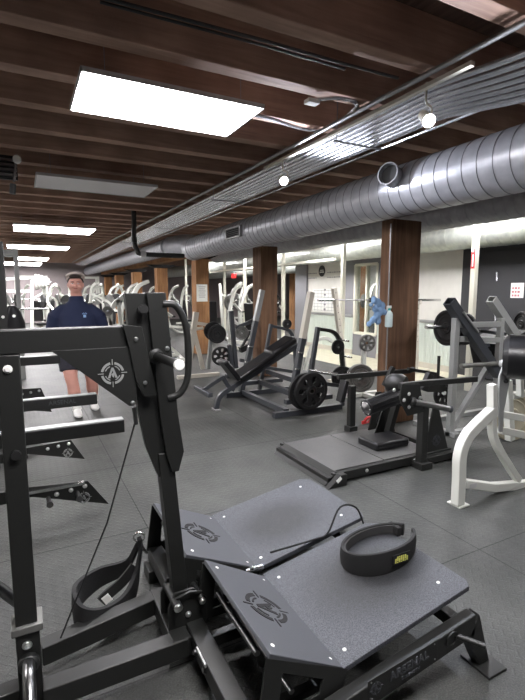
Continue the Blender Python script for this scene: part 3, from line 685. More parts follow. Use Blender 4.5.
loop_belt([p+Vector((0, 0, .0)) for p in [cc+(q-cc)*.93 for q in pts[2:-2]]], [x*.8 for x in wd[2:-2]], .008, False).build('inner_padding', 'foam', BT)
lab = ZP(394, 557, .36); ang = math.atan2(lab.y-cc.y, lab.x-cc.x); best = min(pts, key=lambda p: (Vector((p.x, p.y))-Vector((cc.x+.185*cos(-1.6), cc.y+.135*sin(-1.6)))).length)
tt = Vector((-.185*sin(-1.6), .135*cos(-1.6), 0)).normalized(); on = Vector((tt.y, -tt.x, 0)); q = best+on*.0135+Vector((0, 0, .004))
MB().box(q, (.10, .004, .046), Matrix((tt, on, Vector((0, 0, 1)))).transposed()).build('label_patch', 'blackmatte', BT, bev=.001)
lp = MB()
for i in range(7): lp.box(q+tt*(-.033+i*.011)+on*.003+Vector((0, 0, .004*((i % 2)*2-1))), (.007, .002, .020), Matrix((tt, on, Vector((0, 0, 1)))).transposed())
for i in range(5): lp.box(q+tt*(-.022+i*.011)+on*.003-Vector((0, 0, .013*((i+1) % 2)-.012*(i % 2))), (.006, .002, .004), Matrix((tt, on, Vector((0, 0, 1)))).transposed())
lp.build('label_lettering', 'yellow', BT)
rg = cc+Vector((.16, .06, .04)); MB().span(rg-Vector((.012, .035, .02)), rg+Vector((.012, .035, .025))).build('strap_end', 'webbing', BT, bev=.003)

HB = thing('lifting_belt', (.3, 2.2, 0), 'black belt with a white care tag hanging off the frame onto the floor', 'belt')
ctl = [ZP(138, 540, .40), ZP(133, 556, .30), ZP(108, 580, .17), ZP(80, 592, .11), ZP(71, 603, .10), ZP(78, 622, .12), ZP(104, 628, .12), ZP(128, 612, .15), ZP(140, 585, .26), ZP(140, 553, .38), ZP(139, 543, .42)]
ctl = [YP(138, 545, 2.16), YP(126, 566, 2.22), YP(100, 577, 2.24), YP(80, 592, 2.17), YP(75, 606, 2.05), YP(84, 622, 1.98), YP(104, 622, 2.00), YP(125, 606, 2.06), YP(136, 580, 2.12), YP(140, 550, 2.13), YP(139, 541, 2.14)]
bp_ = bez(ctl, 5); nb = len(bp_); wds = [.045+.10*sin(pi*i/(nb-1))**1.2 for i in range(nb)]
loop_belt(bp_, wds, .020, False).build('band', 'webbing', HB, bev=.004)
MB().rect(bez([YP(135, 566, 2.15), YP(122, 582, 2.14), YP(106, 596, 2.12), YP(101, 602, 2.11)], 5), .05, .012, up=(0, 1, 0)).build('inner_strap', 'webbing', HB)
MB().box(YP(107, 599, 2.09), (.035, .004, .04), Matrix.Rotation(-.5, 3, 'Y')).build('care_tag', 'tagwhite', HB)
MB().ring(YP(139, 537, 2.14), (.3, 1, .2), .022, .029, .008, 24).cyl(YP(141, 546, 2.14), YP(147, 553, 2.14), .008, 10).build('carabiner', 'chrome', HB)

# ================================================================ MACHINES BEHIND THE NEAR POST (left row)
def row_machine(Y_, beam, bx, plate, label, pegs=False, lettered=False):
    t = thing('belt_squat_machine', (-.1, Y_, 0), label, 'exercise machine', 'black machines in a row at the left')
    (a0, a1), (b0, b1) = beam                  # left and right ends of the beam's top edge in the photo
    A = YP(a0, a1, Y_); B = YP(b0, b1, Y_); zt = (A.z+B.z)/2
    MB().span((-1.2, Y_, zt-bx), (B.x, Y_+.08, zt-.006)).build('beam', K, t, bev=.005)
    MB().span((-1.2, Y_+.004, zt-.006), (B.x-.004, Y_+.076, zt)).build('beam_top_strip', 'silver', t)  # silver strip paints in the light catching the beam's top face
    if lettered: textmesh('lettering', 'ARSENAL', .055, 'ramp', ((A.x+B.x)/2, Y_-.001, zt-bx*.5), (1, 0, 0), (0, 0, 1), t, .001)
    pp = [YP(x, y, Y_-.12) for x, y in plate]; 
    pl_ = MB().prism(pp, (0, .012, 0)).build('floor_gusset', K, t, bev=.001)
    c = (pp[1]+pp[2])*.5+Vector((-.085, 0, -.005)); cz = (pp[1].z*.55+pp[2].z*.45)
    emblem((pp[1].x-.03, Y_-.122, pp[2].z+(pp[1].z-pp[2].z)*.42), (1, 0, 0), (0, 0, 1), .038, pl_, 'silver')
    for i in range(3): bolt((pp[1].x-.02-i*.085, Y_-.121, pp[1].z-.03-.01*i), (0, -1, 0), t, .011)
    if pegs:
        for i in range(2): MB().cyl((pp[1].x-.07-i*.17, Y_-.12, pp[1].z-.065), (pp[1].x-.065-i*.17, Y_-.21, pp[1].z-.07), .014, 14).lathe((pp[1].x-.065-i*.17, Y_-.21, pp[1].z-.07), (0, -1, 0), [(.02, 0), (.02, .01)], 14).build('short_peg', 'darkchrome', t)
    MB().span((-1.2, Y_-.11, .0), (-.4, Y_+.4, .06)).span((-1.2, Y_+.02, .06), (-1.12, Y_+.09, zt-bx)).build('base_frame', K, t, bev=.004)
    MB().span((-1.0, Y_-.10, pp[0].z-.10), (pp[0].x+.02, Y_-.03, pp[0].z-.02)).build('lower_tube', K, t, bev=.004)
    return t
row_machine(3.2, ((25, 429), (124.5, 421)), .095, [(5, 490), (88, 481), (109, 504), (33, 497), (5, 500)], 'nearest black machine of the left row, two chrome pegs on its floor plate', True)
MB().span((-.05, 3.07, .305), (.30, 3.10, .325)).build('beam_top_strip', 'chrome', bpy.data.objects['belt_squat_machine.001'])
row_machine(4.4, ((25, 400), (97, 394)), .10, [(5, 452), (71, 440), (85, 459), (28, 454), (5, 456)], 'second black machine of the left row, lettered beam end in front of the shoes', lettered=True)
row_machine(5.75, ((25, 357), (60, 355)), .10, [(5, 390), (41, 388), (52, 412), (25, 410), (5, 409)], 'farthest black machine of the left row, beam beneath the near top beam')

# ================================================================ MAN
PX, PY = ZP(82, 412, 0).x, ZP(82, 412, 0).y
tm = thing('person', (PX, PY, 0), 'man in navy sweater, shorts and pale cap walking towards the camera', 'person')
yawp = YAW*.3
def W(x, y, z):   # local (x right as seen, y away) -> world
    c, s = cos(-.12), sin(-.12); return Vector((PX+x*c-y*s, PY+x*s+y*c, z))
body = MB()
def limb(pts, rad, k=14, b=body): b.tube(pts, 1.0, k, radii=rad)
HS = 1.68
limb([W(0, 0, 1.40), W(0, -.005, 1.50), W(0, -.02, 1.58), W(0, -.03, 1.62)], [.09, .066, .064, .06])
limb([W(0, .0, .92), W(0, 0, 1.08), W(0, 0, 1.25), W(0, 0, 1.38), W(0, 0, 1.46)], [.12, .12, .11, .09, .06], 20)
body.ball(W(0, -.03, 1.70), (.086, .10, .120)); body.ball(W(0, -.055, 1.645), (.062, .07, .062))      # skull and jaw
body.ball(W(0, -.128, 1.685), (.014, .02, .022)); body.ball(W(0, -.118, 1.705), (.010, .014, .028))   # nose
for s in (-1, 1):
    body.ball(W(s*.084, -.02, 1.695), (.012, .02, .032))
    body.ball(W(s*.032, -.112, 1.728), (.028, .016, .010))
    body.ball(W(s*.045, -.10, 1.67), (.026, .025, .024))
legs = {-1: [W(-.10, 0, .92), W(-.115, -.04, .70), W(-.10, -.10, .50), W(-.085, -.12, .42), W(-.07, -.13, .30), W(-.055, -.14, .12), W(-.05, -.145, .07)],
        1: [W(.10, 0, .92), W(.12, -.02, .70), W(.125, .0, .50), W(.13, .03, .42), W(.135, .09, .30), W(.14, .17, .14), W(.14, .18, .10)]}
for s in (-1, 1): limb(legs[s], [.11, .098, .075, .068, .074, .046, .044], 16)
arms = {}
for s in (-1, 1):
    arms[s] = [W(s*.15, 0, 1.37), W(s*.245, 0, 1.29), W(s*.29, .03, 1.12), W(s*.305, .01, 1.05), W(s*.285, -.16, 1.01), W(s*.27, -.22, 1.01)]
    limb(arms[s], [.07, .075, .056, .05, .036, .030])
    h = arms[s][-1]; limb([h, h+Vector((0, -.01, -.05)), h+Vector((0, -.015, -.09))], [.028, .036, .034], 12)
    for i in range(4):
        r0 = h+Vector((0, -.015, -.085))+Vector((-.004*s, .026-.017*i, 0)); L_ = (.07, .08, .076, .06)[3-i]
        limb([r0+Vector((0, 0, .02)), r0+Vector((-.004*s, -.004, -L_*.45)), r0+Vector((-.016*s, -.008, -L_*.8)), r0+Vector((-.028*s, -.010, -L_))], [.0095, .009, .008, .006], 8)
    r0 = h+Vector((-.01*s, -.035, -.03)); limb([r0, r0+Vector((-.006*s, -.025, -.03)), r0+Vector((-.012*s, -.03, -.06))], [.012, .011, .008], 8)
body.build('body', 'skin', tm, remesh=.008)
swt = MB()
swt.hull([[W(cos(a)*rx, sin(a)*ry+yo, z) for a in [2*pi*i/24 for i in range(24)]] for z, rx, ry, yo in
          ((.90, .185, .15, 0), (.93, .20, .165, 0), (1.05, .205, .17, -.01), (1.20, .215, .165, -.01), (1.31, .235, .155, 0), (1.38, .205, .13, 0), (1.44, .14, .10, 0), (1.49, .09, .085, 0), (1.555, .080, .080, -.01))])
for s in (-1, 1):
    a_ = arms[s]; swt.tube([W(s*.10, 0, 1.37)]+a_[:5]+[a_[4]+(a_[5]-a_[4])*.5], 1, 16, radii=[.085, .085, .088, .072, .068, .048, .044])
swt.build('sweater', 'navy', tm, remesh=.011)
cr = MB(); q = W(.085, -.172, 1.33)
for i in range(5): cr.box(q+Vector((-.02+i*.011, -.004, .008*(i % 2))), (.008, .006, .012))
cr.box(q+Vector((.002, -.003, -.03)), (.03, .006, .035)); cr.build('chest_emblem', 'blue', tm)
sh = MB()
sh.ball(W(0, 0, .90), (.19, .16, .12))
for s in (-1, 1): sh.tube([W(s*.09, 0, .88), W(s*.115, -.03, .68), W(s*.11, -.06, .58)], 1, 16, radii=[.13, .125, .115])
sh.build('shorts', 'shorts', tm, remesh=.012)
for s in (-1, 1):
    a_ = legs[s][-2]; e_ = legs[s][-1]
    MB().tube([a_+(legs[s][-3]-a_)*.45, a_, e_+Vector((0, 0, -.0))], 1, 14, radii=[.060, .052, .052]).build('sock', 'sock', tm)
    z0 = .0 if s < 0 else .0; lift = 0 if s < 0 else .05
    sh_ = MB(); 
    cy = e_.y
    def ring(dy, hw, zt, zb): return [Vector((e_.x+cos(a)*hw, e_.y+dy, zb+(zt-zb)*(.5+.5*sin(a)))) for a in [2*pi*i/14 for i in range(14)]]
    b0 = max(0, e_.z-.10) if s > 0 else .004
    sh_.hull([ring(.075, .02, .07+b0, .01+b0), ring(.06, .038, .10+b0, .004+b0), ring(.0, .045, .115+b0, .002+b0), ring(-.07, .048, .085+b0, .002+b0), ring(-.14, .05, .06+b0, .002+b0), ring(-.19, .036, .045+b0, .006+b0), ring(-.205, .015, .035+b0, .012+b0)])
    so = sh_.build('shoe', 'sole', tm, label='white training shoe')
hr = MB(); hr.ball(W(0, .005, 1.740), (.094, .104, .095)); hr.ball(W(0, -.075, 1.800), (.07, .05, .03)); hr.build('hair', 'hair', tm, remesh=.008)
cp = MB(); cp.ball(W(0, .035, 1.785), (.104, .098, .080)); cp.ring(W(0, 0.015, 1.80), (0, .55, 1), .085, .106, .03, 28)
cp.ball(W(0, .12, 1.72), (.06, .07, .012)); cp.build('cap', 'cap', tm)
for s in (-1, 1):
    e0 = W(s*.031, -.121, 1.712); MB().ball(e0, (.013, .008, .007), 10).build('eye', 'eye', tm); MB().ball(e0+Vector((0, -.0065, 0)), (.005, .004, .005), 8).build('pupil', 'ink', tm)
    MB().rect([W(s*.012, -.130, 1.732), W(s*.032, -.132, 1.738), W(s*.052, -.118, 1.732)], .008, .006).build('eyebrow', 'hair', tm)
MB().ball(W(0, -.124, 1.650), (.024, .010, .008), 12).build('mouth', 'lip', tm)
tm.scale = (1.05, 1.0, .965)

# ================================================================ WEIGHT PLATES
def wplate(c, ax, r, th, label, m='rubber', kind='spoke', group=None, name='weight_plate', tilt=None):
    t = thing(name, c, label, 'weight plate', group); c = Vector(c); ax = Vector(ax).normalized()
    if kind == 'spoke':
        b = MB().lathe(c, ax, [(r*.80, -th*.5), (r, -th*.5), (r, th*.5), (r*.80, th*.5)], 40, True).lathe(c, ax, [(r*.12, -th*.5), (r*.30, -th*.5), (r*.34, -th*.2), (r*.34, th*.2), (r*.30, th*.5), (r*.12, th*.5)], 28, True)
        u = Vector((0, 0, 1)) if abs(ax.z) < .9 else Vector((1, 0, 0)); x = ax.cross(u).normalized(); y = ax.cross(x)
        for i in range(7):
            a = 2*pi*i/7; d = x*cos(a)+y*sin(a); e = ax.cross(d)
            b.hull([[c+d*r*.30-e*r*.17-ax*th*.3, c+d*r*.30+e*r*.17-ax*th*.3, c+d*r*.30+e*r*.17+ax*th*.3, c+d*r*.30-e*r*.17+ax*th*.3],
                    [c+d*r*.56-e*r*.11-ax*th*.3, c+d*r*.56+e*r*.11-ax*th*.3, c+d*r*.56+e*r*.11+ax*th*.3, c+d*r*.56-e*r*.11+ax*th*.3],
                    [c+d*r*.84-e*r*.28-ax*th*.3, c+d*r*.84+e*r*.28-ax*th*.3, c+d*r*.84+e*r*.28+ax*th*.3, c+d*r*.84-e*r*.28+ax*th*.3]])
        b.build('disc', m, t, bev=.003)
    else:
        h = th/2
        MB().lathe(c, ax, [(r*.12, -h*.8), (r*.22, -h), (r*.30, -h), (r*.34, -h*.5), (r*.62, -h*.45), (r*.66, -h*.7), (r*.70, -h*.45), (r*.80, -h*.5), (r*.84, -h), (r*.97, -h), (r, -h*.7),
                           (r, h*.7), (r*.97, h), (r*.84, h), (r*.80, h*.5), (r*.34, h*.5), (r*.30, h), (r*.22, h), (r*.12, h*.8)], 44, True).build('disc', m, t)
    MB().lathe(c, ax, [(r*.10, -th*.55), (r*.15, -th*.55), (r*.15, th*.55), (r*.10, th*.55)], 20, True).build('hub_ring', 'darkchrome' if m != 'tan' else 'greyplate', t)
    return t

# ================================================================ PLATFORM THRUST MACHINE (middle)
T2 = thing('hip_thrust_machine', (3, 3.3, 0), 'low black platform machine with a ribbed roller pad, in front of the nearest column', 'exercise machine')
def p2(mb, name, m=K, bev=.004, **k): return mb.build(name, m, T2, bev=bev, **k)
A_, B_, C_, D_ = ZP(277, 441, .10), ZP(329, 466, .10), ZP(452, 434, .10), ZP(385, 415, .10)
x0, x1, y0, y1 = 2.14, 3.30, 2.93, 3.72
p2(MB().span((x0+.05, y0, .085), (2.72, y1, .10)).span((2.73, y0, .085), (x1, y1, .10)), 'deck_plate', 'tread', .002)
p2(MB().prism([(x0-.06, y0-.03, 0), (x0+.05, y0-.03, .10), (x0+.05, y1+.03, .10), (x0-.06, y1+.03, 0)], (.02, 0, -.004)).span((x0-.03, y0-.03, 0), (x0+.06, y1+.03, .06)), 'front_ramp', 'black', .003)
p2(MB().span((x0+.02, y0-.045, .02), (3.52, y0-.002, .092)), 'side_rail'); p2(MB().span((x0+.02, y1+.002, .02), (3.52, y1+.045, .092)), 'side_rail')
p2(MB().prism([(x0-.07, y0-.10, 0), (x0+.05, y0-.10, .094), (x0+.11, y0-.10, .094), (x0+.11, y0-.10, 0)], (0, .055, 0)), 'ramp_wing')
MB().box((x0+.02, y0-.115, .068), (.05, .002, .03), Matrix.Rotation(-.65, 3, 'Y')).build('badge', 'paper', T2)
p2(MB().span((2.10, y0-.06, 0), (2.2, y0-.02, .02)), 'rubber_foot', 'rubber')
for x in (2.5, 3.05): bolt((x, y0-.046, .06), (0, -1, 0), T2, .012)
pad = p2(MB().span((2.80, 3.10, .10), (3.20, 3.38, .175)), 'pad_block', 'vinyl', .018)
MB().span((2.805, 3.095, .135), (3.195, 3.099, .14)).build('seam', 'foam', pad)
# uprights
p2(MB().span((2.98, 3.72, .02), (3.05, 3.78, .58)), 'front_upright'); p2(MB().span((2.965, 3.70, .09), (3.065, 3.80, .15)), 'upright_socket')
p2(MB().span((3.04, 2.80, .02), (3.11, 2.87, .60)), 'side_upright')
p2(MB().span((3.01, 2.76, 0), (3.14, 2.90, .06)), 'upright_foot')
p2(MB().span((3.1, 2.82, .02), (3.52, 2.88, .08)), 'rear_rail')
p2(MB().span((3.46, 2.78, 0), (3.53, 3.80, .07)), 'rear_cross_tube')
for yy in (2.90, 3.66):
    p2(MB().prism([(3.17, yy, .06), (3.50, yy, .06), (3.34, yy, .50), (3.27, yy, .50)], (0, .014, 0)), 'triangle_gusset', 'black', .002)
    emblem((3.33, yy-.002, .19), (1, 0, 0), (0, 0, 1), .05, T2, 'slate', .002)
p2(MB().rect([(3.25, 3.45, .10), (3.30, 3.40, .42), (3.42, 3.35, .50)], .06, .07, up=(0, 1, 0)), 'pad_support')
p2(MB().prism([(3.12, 3.50, .10), (3.40, 3.50, .10), (3.32, 3.50, .36), (3.22, 3.50, .36)], (0, .012, 0)), 'triangle_gusset', K, .002)
# ribbed roller pad
ra, rb = YP(366, 408, 3.1), YP(400, 395, 3.1)+Vector((.05, .0, .01))
rp = p2(MB().cyl(ra, rb, .074, 28), 'roller_pad', 'vinyl', .006)
rbz = MB(); dn = (rb-ra).normalized()
for i in range(14):
    a = 2*pi*i/14; u = dn.cross(Vector((0, 0, 1))).normalized(); v_ = dn.cross(u); o_ = (u*cos(a)+v_*sin(a))*.073
    rbz.tube([ra+o_+dn*.02, rb+o_-dn*.02], .004, 6)
rbz.build('ribs', 'vinyl', rp)
MB().lathe(ra-dn*.012, dn, [(.02, -.02), (.03, -.01), (.05, 0), (.06, .012)], 24).build('end_cap', 'darkchrome', rp)
for i in range(6):
    a = pi*i/3; MB().ball(ra-dn*.004+(u*cos(a)+v_*sin(a))*.055, .007, 8).build('bolt', 'bolt', rp)
p2(MB().lathe(YP(400, 384, 3.12), (.5, -1, .1), [(.07, -.12), (.095, -.08), (.095, .02), (.07, .06)], 32), 'bearing_housing', 'black', .004)
# lever bars
def yb(pts, Y_): return [YP(a, b, Y_) for a, b in pts]
p2(MB().rect([YP(338, 377, 3.75), YP(408, 371, 3.75), YP(414, 369, 3.75)], .045, .05), 'long_lever')
p2(MB().rect([YP(408, 369, 3.72), YP(437, 374, 3.72)], .035, .035), 'short_lever', K)
p2(MB().rect([YP(400, 386, 2.85), YP(424, 383, 2.85), YP(476, 379, 2.85)], .045, .05), 'front_lever')
p2(MB().rect([YP(345, 380, 3.72), YP(340, 402, 3.72)], .10, .05, up=(1, 0, 0)), 'hanging_pad', 'vinyl', .01)
p2(MB().rect([YP(393, 367, 3.6), YP(384, 386, 3.6)], .05, .04, up=(0, 1, 0)), 'angled_handle')
p2(MB().rect([YP(430, 374, 3.0), YP(423, 390, 3.0)], .07, .05, up=(0, 1, 0)), 'angled_handle')
p2(MB().cyl(YP(438, 378, 3.4), YP(439, 356, 3.4), .016, 12), 'vertical_pin', 'blackmatte', 0)
hp = p2(MB().cyl(YP(410, 401, 2.80), YP(450, 409, 2.68), .026, 20), 'loading_horn', 'darkchrome', 0)
MB().lathe(YP(450, 409, 2.68), (YP(450, 409, 2.68)-YP(410, 401, 2.80)), [(.026, -.01), (.031, 0), (.031, .012), (.02, .018)], 20).build('horn_cap', 'slate', hp)
MB().lathe(YP(413, 402, 2.79), (YP(450, 409, 2.68)-YP(410, 401, 2.80)), [(.03, -.03), (.042, -.02), (.042, .01), (.03, .02)], 20).build('horn_collar', 'black', hp)
for q in ((409, 394), (409, 407), (404, 400), (394, 390), (420, 398)): bolt(YP(*q, 2.79), (0, -1, 0), T2, .013)
p2(MB().prism(yb([(402, 384), (420, 384), (424, 412), (408, 416), (400, 400)], 2.80), (0, .012, 0)), 'lever_cheek', K, .002)
p2(MB().prism(yb([(428, 372), (446, 378), (446, 392), (428, 392)], 3.4), (0, .014, 0)), 'lever_cheek', K, .002)
wplate(YP(444, 393, 3.55), (0, 1, .0), .15, .035, 'black plate on the far side of the platform machine', 'rubber')
wplate(YP(444, 393, 3.64), (0, 1, .0), .15, .035, 'second black plate pressed behind the first one on the platform machine', 'rubber')
p2(MB().cyl(YP(444, 393, 3.40), YP(444, 393, 3.75), .025, 14), 'loading_horn', 'chrome', 0)
# red collar clips lying at the column foot
rc = thing('collar_clip', ZP(366, 418, .0), 'red plastic clip lying on the floor behind the ribbed roller pad', 'collar clip')
q = ZP(368, 420, .04); MB().ring(q, (0, .9, .45), .03, .055, .03, 20).box(q+Vector((.09, 0, -.01)), (.10, .03, .05)).build('ring', 'red', rc, bev=.004)
MB().box(q+Vector((-.06, 0, -.02)), (.06, .02, .04)).build('lever', 'red', rc, bev=.004)

# ================================================================ INCLINE BENCH WITH RACK
T3 = thing('incline_bench', (2.6, 5.55, 0), 'black incline bench with raised backrest, front foot on a curved leg', 'bench')
def p3(mb, name, m=K, bev=.004, **k): return mb.build(name, m, T3, bev=bev, **k)
YB = 5.55
def sl(px, py, dy=0): return YP(px, py, YB+dy)
p3(MB().rect(bez([sl(216, 409), sl(219, 398), sl(226, 391), sl(242, 381), sl(262, 369)], 5), .06, .06, up=(0, 1, 0)), 'curved_leg', 'slate')
p3(MB().rect([sl(240, 382), sl(290, 350), sl(300, 344)], .06, .07, up=(0, 1, 0)), 'back_beam', 'slate')
fp = sl(216, 411); p3(MB().span((fp.x-.04, YB-.08, 0), (fp.x+.04, YB+.08, .02)), 'foot_plate', 'silver')
d_ = (sl(293, 342)-sl(238, 378)).normalized(); n_ = Vector((-d_.z, 0, d_.x))
def padquad(a, b, th, hw, m='vinyl'):
    return MB().hull([[a+Vector((0, -hw, 0)), a+Vector((0, hw, 0)), a+Vector((0, hw, 0))+n_*th, a+Vector((0, -hw, 0))+n_*th], [b+Vector((0, -hw, 0)), b+Vector((0, hw, 0)), b+Vector((0, hw, 0))+n_*th, b+Vector((0, -hw, 0))+n_*th]])
p3(padquad(sl(237, 380), sl(272, 356), .07, .15), 'back_pad', 'vinyl', .02)
p3(padquad(sl(270, 357), sl(293, 341), .095, .15), 'head_pad', 'vinyl', .03)
sd = (sl(219, 362)-sl(233, 380)); sa = sl(234, 380)
sn = Vector((-sd.z, 0, sd.x)).normalized()
p3(MB().hull([[sa+Vector((0, s*.15, 0))+sn*t_ for s, t_ in ((-1, 0), (1, 0), (1, -.07), (-1, -.07))], [sa+sd+Vector((0, s*.13, 0))+sn*t_ for s, t_ in ((-1, 0), (1, 0), (1, -.07), (-1, -.07))]]), 'seat_pad', 'vinyl', .02)
p3(MB().rect([sl(223, 377, -.02), sl(212, 384, -.02), sl(202, 391, -.02)], .05, .05, up=(0, 1, 0)), 'foot_bar', 'slate')
p3(MB().rect([sl(222, 376), sl(228, 386), sl(234, 390)], .05, .05, up=(0, 1, 0)), 'seat_post', 'slate')
fq = sl(203, 391); p3(MB().span((fq.x-.03, YB-.28, fq.z-.03), (fq.x+.03, YB+.28, fq.z+.03)), 'foot_crossbar', 'slate', .01)
T4 = thing('bench_rack', (3.1, 5.5, 0), 'slate rack of slanted uprights and base rails around the incline bench', 'rack')
def p4(mb, name, m='slate', bev=.004, **k): return mb.build(name, m, T4, bev=bev, **k)
for Y_, tops, cols in ((6.15, [(262, 290), (241, 393)], 0), (4.85, [(311, 292), (291, 402)], 1)):
    a, b = YP(*tops[0], Y_), YP(*tops[1], Y_)
    mid = a.lerp(b, .42 if cols else .30)
    p4(MB().rect([b, mid], .07, .075, up=(0, 1, 0)), 'slanted_upright', 'slate')
    p4(MB().rect([mid, a], .07, .078, up=(0, 1, 0)), 'upright_cover', 'cream' if cols else 'silver')
    a2, b2 = (YP(271, 324, Y_), YP(258, 398, Y_)) if not cols else (YP(318, 327, Y_), YP(306, 404, Y_))
    p4(MB().rect([b2, a2], .05, .055, up=(0, 1, 0)), 'second_upright')
    p4(MB().span((b.x-.25, Y_-.04, .0), (b2.x+.55, Y_+.04, .07)), 'base_rail')
    for f in (.55, .7): p4(MB().cyl(a.lerp(b, f)+Vector((0, -.05, 0)), a.lerp(b, f)+Vector((-.07, -.08, .02)), .012, 8), 'bar_catch', 'chrome', 0)
    arm = [(271, 326), (285, 329), (291, 333), (294, 345), (298, 388)] if not cols else [(318, 329), (333, 332), (340, 342), (342, 358), (343, 372)]
    p4(MB().rect(bez([YP(x, y, Y_+.02) for x, y in arm], 4), .045, .055, up=(0, 1, 0)), 'curved_arm', 'slate' if not cols else 'black')
    e_ = YP(*arm[-1], Y_+.02); p4(MB().beam(e_, (e_.x, e_.y, .03), .045, .05), 'rear_leg')
    for (x, y) in (((341, 340), (344, 356), (343, 372)) if cols else ((291, 338),)):
        q = YP(x, y, Y_); p4(MB().cyl(q, q+Vector((0, -.16, 0)), .012, 10), 'storage_peg', 'chrome', 0)
    if cols:
        p4(MB().cyl(YP(309, 370, Y_), YP(338, 375, Y_-.2), .022, 12), 'storage_horn', 'chrome', 0)
for zz, x_ in ((.06, 2.88), (.34, 3.30), (.20, 3.15)): p4(MB().span((x_-.035, 4.85, zz-.035), (x_+.035, 6.15, zz+.035)), 'cross_rail')
p4(MB().rect([(3.2, 4.85, .42), (3.75, 4.85, .30)], .05, .05), 'side_rail'); p4(MB().rect([(3.2, 6.15, .42), (3.75, 6.15, .30)], .05, .05), 'side_rail')
p4(MB().span((2.85, 4.80, .16), (3.55, 4.88, .22)), 'lower_rail'); p4(MB().span((2.85, 6.1, .16), (3.55, 6.18, .22)), 'lower_rail')
wplate(YP(311, 391, 4.68), (0, 1, .06), .235, .045, 'large black grip plate with round holes, on the near side of the bench rack')
wplate(YP(305, 391, 4.75), (0, 1, .06), .235, .04, 'large black plate stacked directly behind the one with round holes')
wplate(YP(338, 347, 4.72), (0, 1, 0), .095, .03, 'small black plate high on the curved arm of the bench rack', kind='solid')
wplate(YP(342, 377, 4.86), (0.2, 1, 0), .15, .04, 'medium black plate low beside the platform machine lever', kind='solid')
wplate(YP(287, 324, 6.0), (0, 1, 0), .07, .05, 'tiny black plate at the top of the far curved arm', kind='solid')

# ================================================================ RACK WITH BARBELL behind
T5 = thing('squat_rack', (4.2, 6.2, 0), 'cream rack with holed uprights behind the plates, holding a barbell', 'rack')
def p5(mb, name, m='cream', bev=.003, **k): return mb.build(name, m, T5, bev=bev, **k)
for tp, bt in (((334, 288), (346, 385)), ((417, 293), (416, 345))):
    Y_ = 6.35; a, b = YP(*tp, Y_), YP(*bt, Y_); b = a+(b-a)*((a.z-.03)/(a.z-b.z)); u_ = p5(MB().rect([a, b], .07, .075, up=(0, 1, 0)), 'upright')
    hl = MB(); n0 = 9
    for i in range(n0): q = a.lerp(b, .05+.07*i); hl.lathe(q+Vector((0, -.036, 0)), (0, -1, 0), [(.008, 0), (.008, .003)], 10)
    hl.build('adjustment_holes', 'ink', u_)
    p5(MB().span((b.x-.35, Y_-.04, 0), (b.x+.35, Y_+.04, .06)), 'base_rail')
    q = YP(tp[0]+1, 303, Y_-.08); p5(MB().box(q, (.05, .12, .02)).box(q+Vector((0, -.06, .02)), (.05, .015, .06)), 'bar_hook', 'cream')
p5(MB().span((YP(345, 380, 6.35).x, 6.32, .10), (YP(411, 380, 6.35).x, 6.38, .16)), 'cross_rail')
p5(MB().rect(bez([YP(337, 345, 6.4), YP(325, 338, 6.4), YP(312, 345, 6.4), YP(305, 370, 6.4)], 5), .05, .05, up=(0, 1, 0)), 'curved_brace', 'white')
bb = thing('barbell', YP(365, 300, 6.27), 'thin steel barbell resting across the cream rack', 'barbell')
MB().cyl(YP(333, 300, 6.27), YP(416, 300, 6.27), .012, 12).build('shaft', 'conduitdull', bb)
MB().cyl(YP(318, 300, 6.27), YP(333, 300, 6.27), .025, 14).build('sleeve', 'chrome', bb); MB().cyl(YP(416, 300, 6.27), YP(440, 300, 6.27), .025, 14).build('sleeve', 'chrome', bb)
MB().lathe(YP(371, 300, 6.27), (1, 0, 0), [(.03, -.03), (.04, -.02), (.04, .03), (.03, .04)], 14).build('knurl_collar', 'ink', bb)
# ---- cloth and bottle tied to the nearest column
bt = thing('spray_bottle', (3.7, 3.94, 1.2), 'clear spray bottle with teal collar strapped to the nearest column', 'bottle')
q = YP(388.5, 327, 3.93)
MB().lathe(q, (0, 0, 1), [(.036, 0), (.043, .01), (.043, .14), (.036, .165), (.014, .19), (.013, .205)], 20).build('body', 'bottle', bt)
MB().lathe(q+Vector((0, 0, .185)), (0, 0, 1), [(.017, 0), (.018, .025), (.01, .03)], 16).build('collar', 'teal', bt)
MB().box(q+Vector((0, 0, .225)), (.055, .025, .03)).box(q+Vector((-.03, 0, .205)), (.012, .016, .05)).build('trigger_head', 'paper', bt, bev=.004)
cb = MB(); random.seed(4)
for px, py, rr in ((374, 300, .04), (378, 303, .05), (382, 306, .045), (380, 311, .05), (384, 312, .035), (377, 316, .05), (373, 320, .04), (369, 324, .03), (378, 321, .04), (375, 309, .035), (371, 305, .02)):
    cb.ball(YP(px, py, 3.945), (rr*1.0, .03, rr*1.15), 12, Matrix.Rotation(random.uniform(-.8, .8), 3, 'Y'))
cl_ = tag(cb.build('cleaning_cloth', 'blue', remesh=.006), 'blue cloth hanging from the strap on the nearest column', 'cloth')
tag(MB().tube([(YP(385, 400, 3.97).x, 3.97, .02), (YP(385, 400, 3.97).x, 3.97, 2.3)], .008, 6).build('conduit', 'conduitdull'), 'thin vertical conduit on the front of the nearest column', 'conduit')
q = YP(202, 293, 10.82); sg = tag(MB().box(q+Vector((0, -.0, 0)), (.28, .006, .42)).build('paper_sign', 'paper'), 'white paper sign on the orange-brown third column', 'sign')
sp = MB()
for i in range(6): sp.box(q+Vector((0, -.0045, .15-.05*i)), (.18-.03*(i % 2), .001, .012))
sp.build('print', 'greyplate', sg)

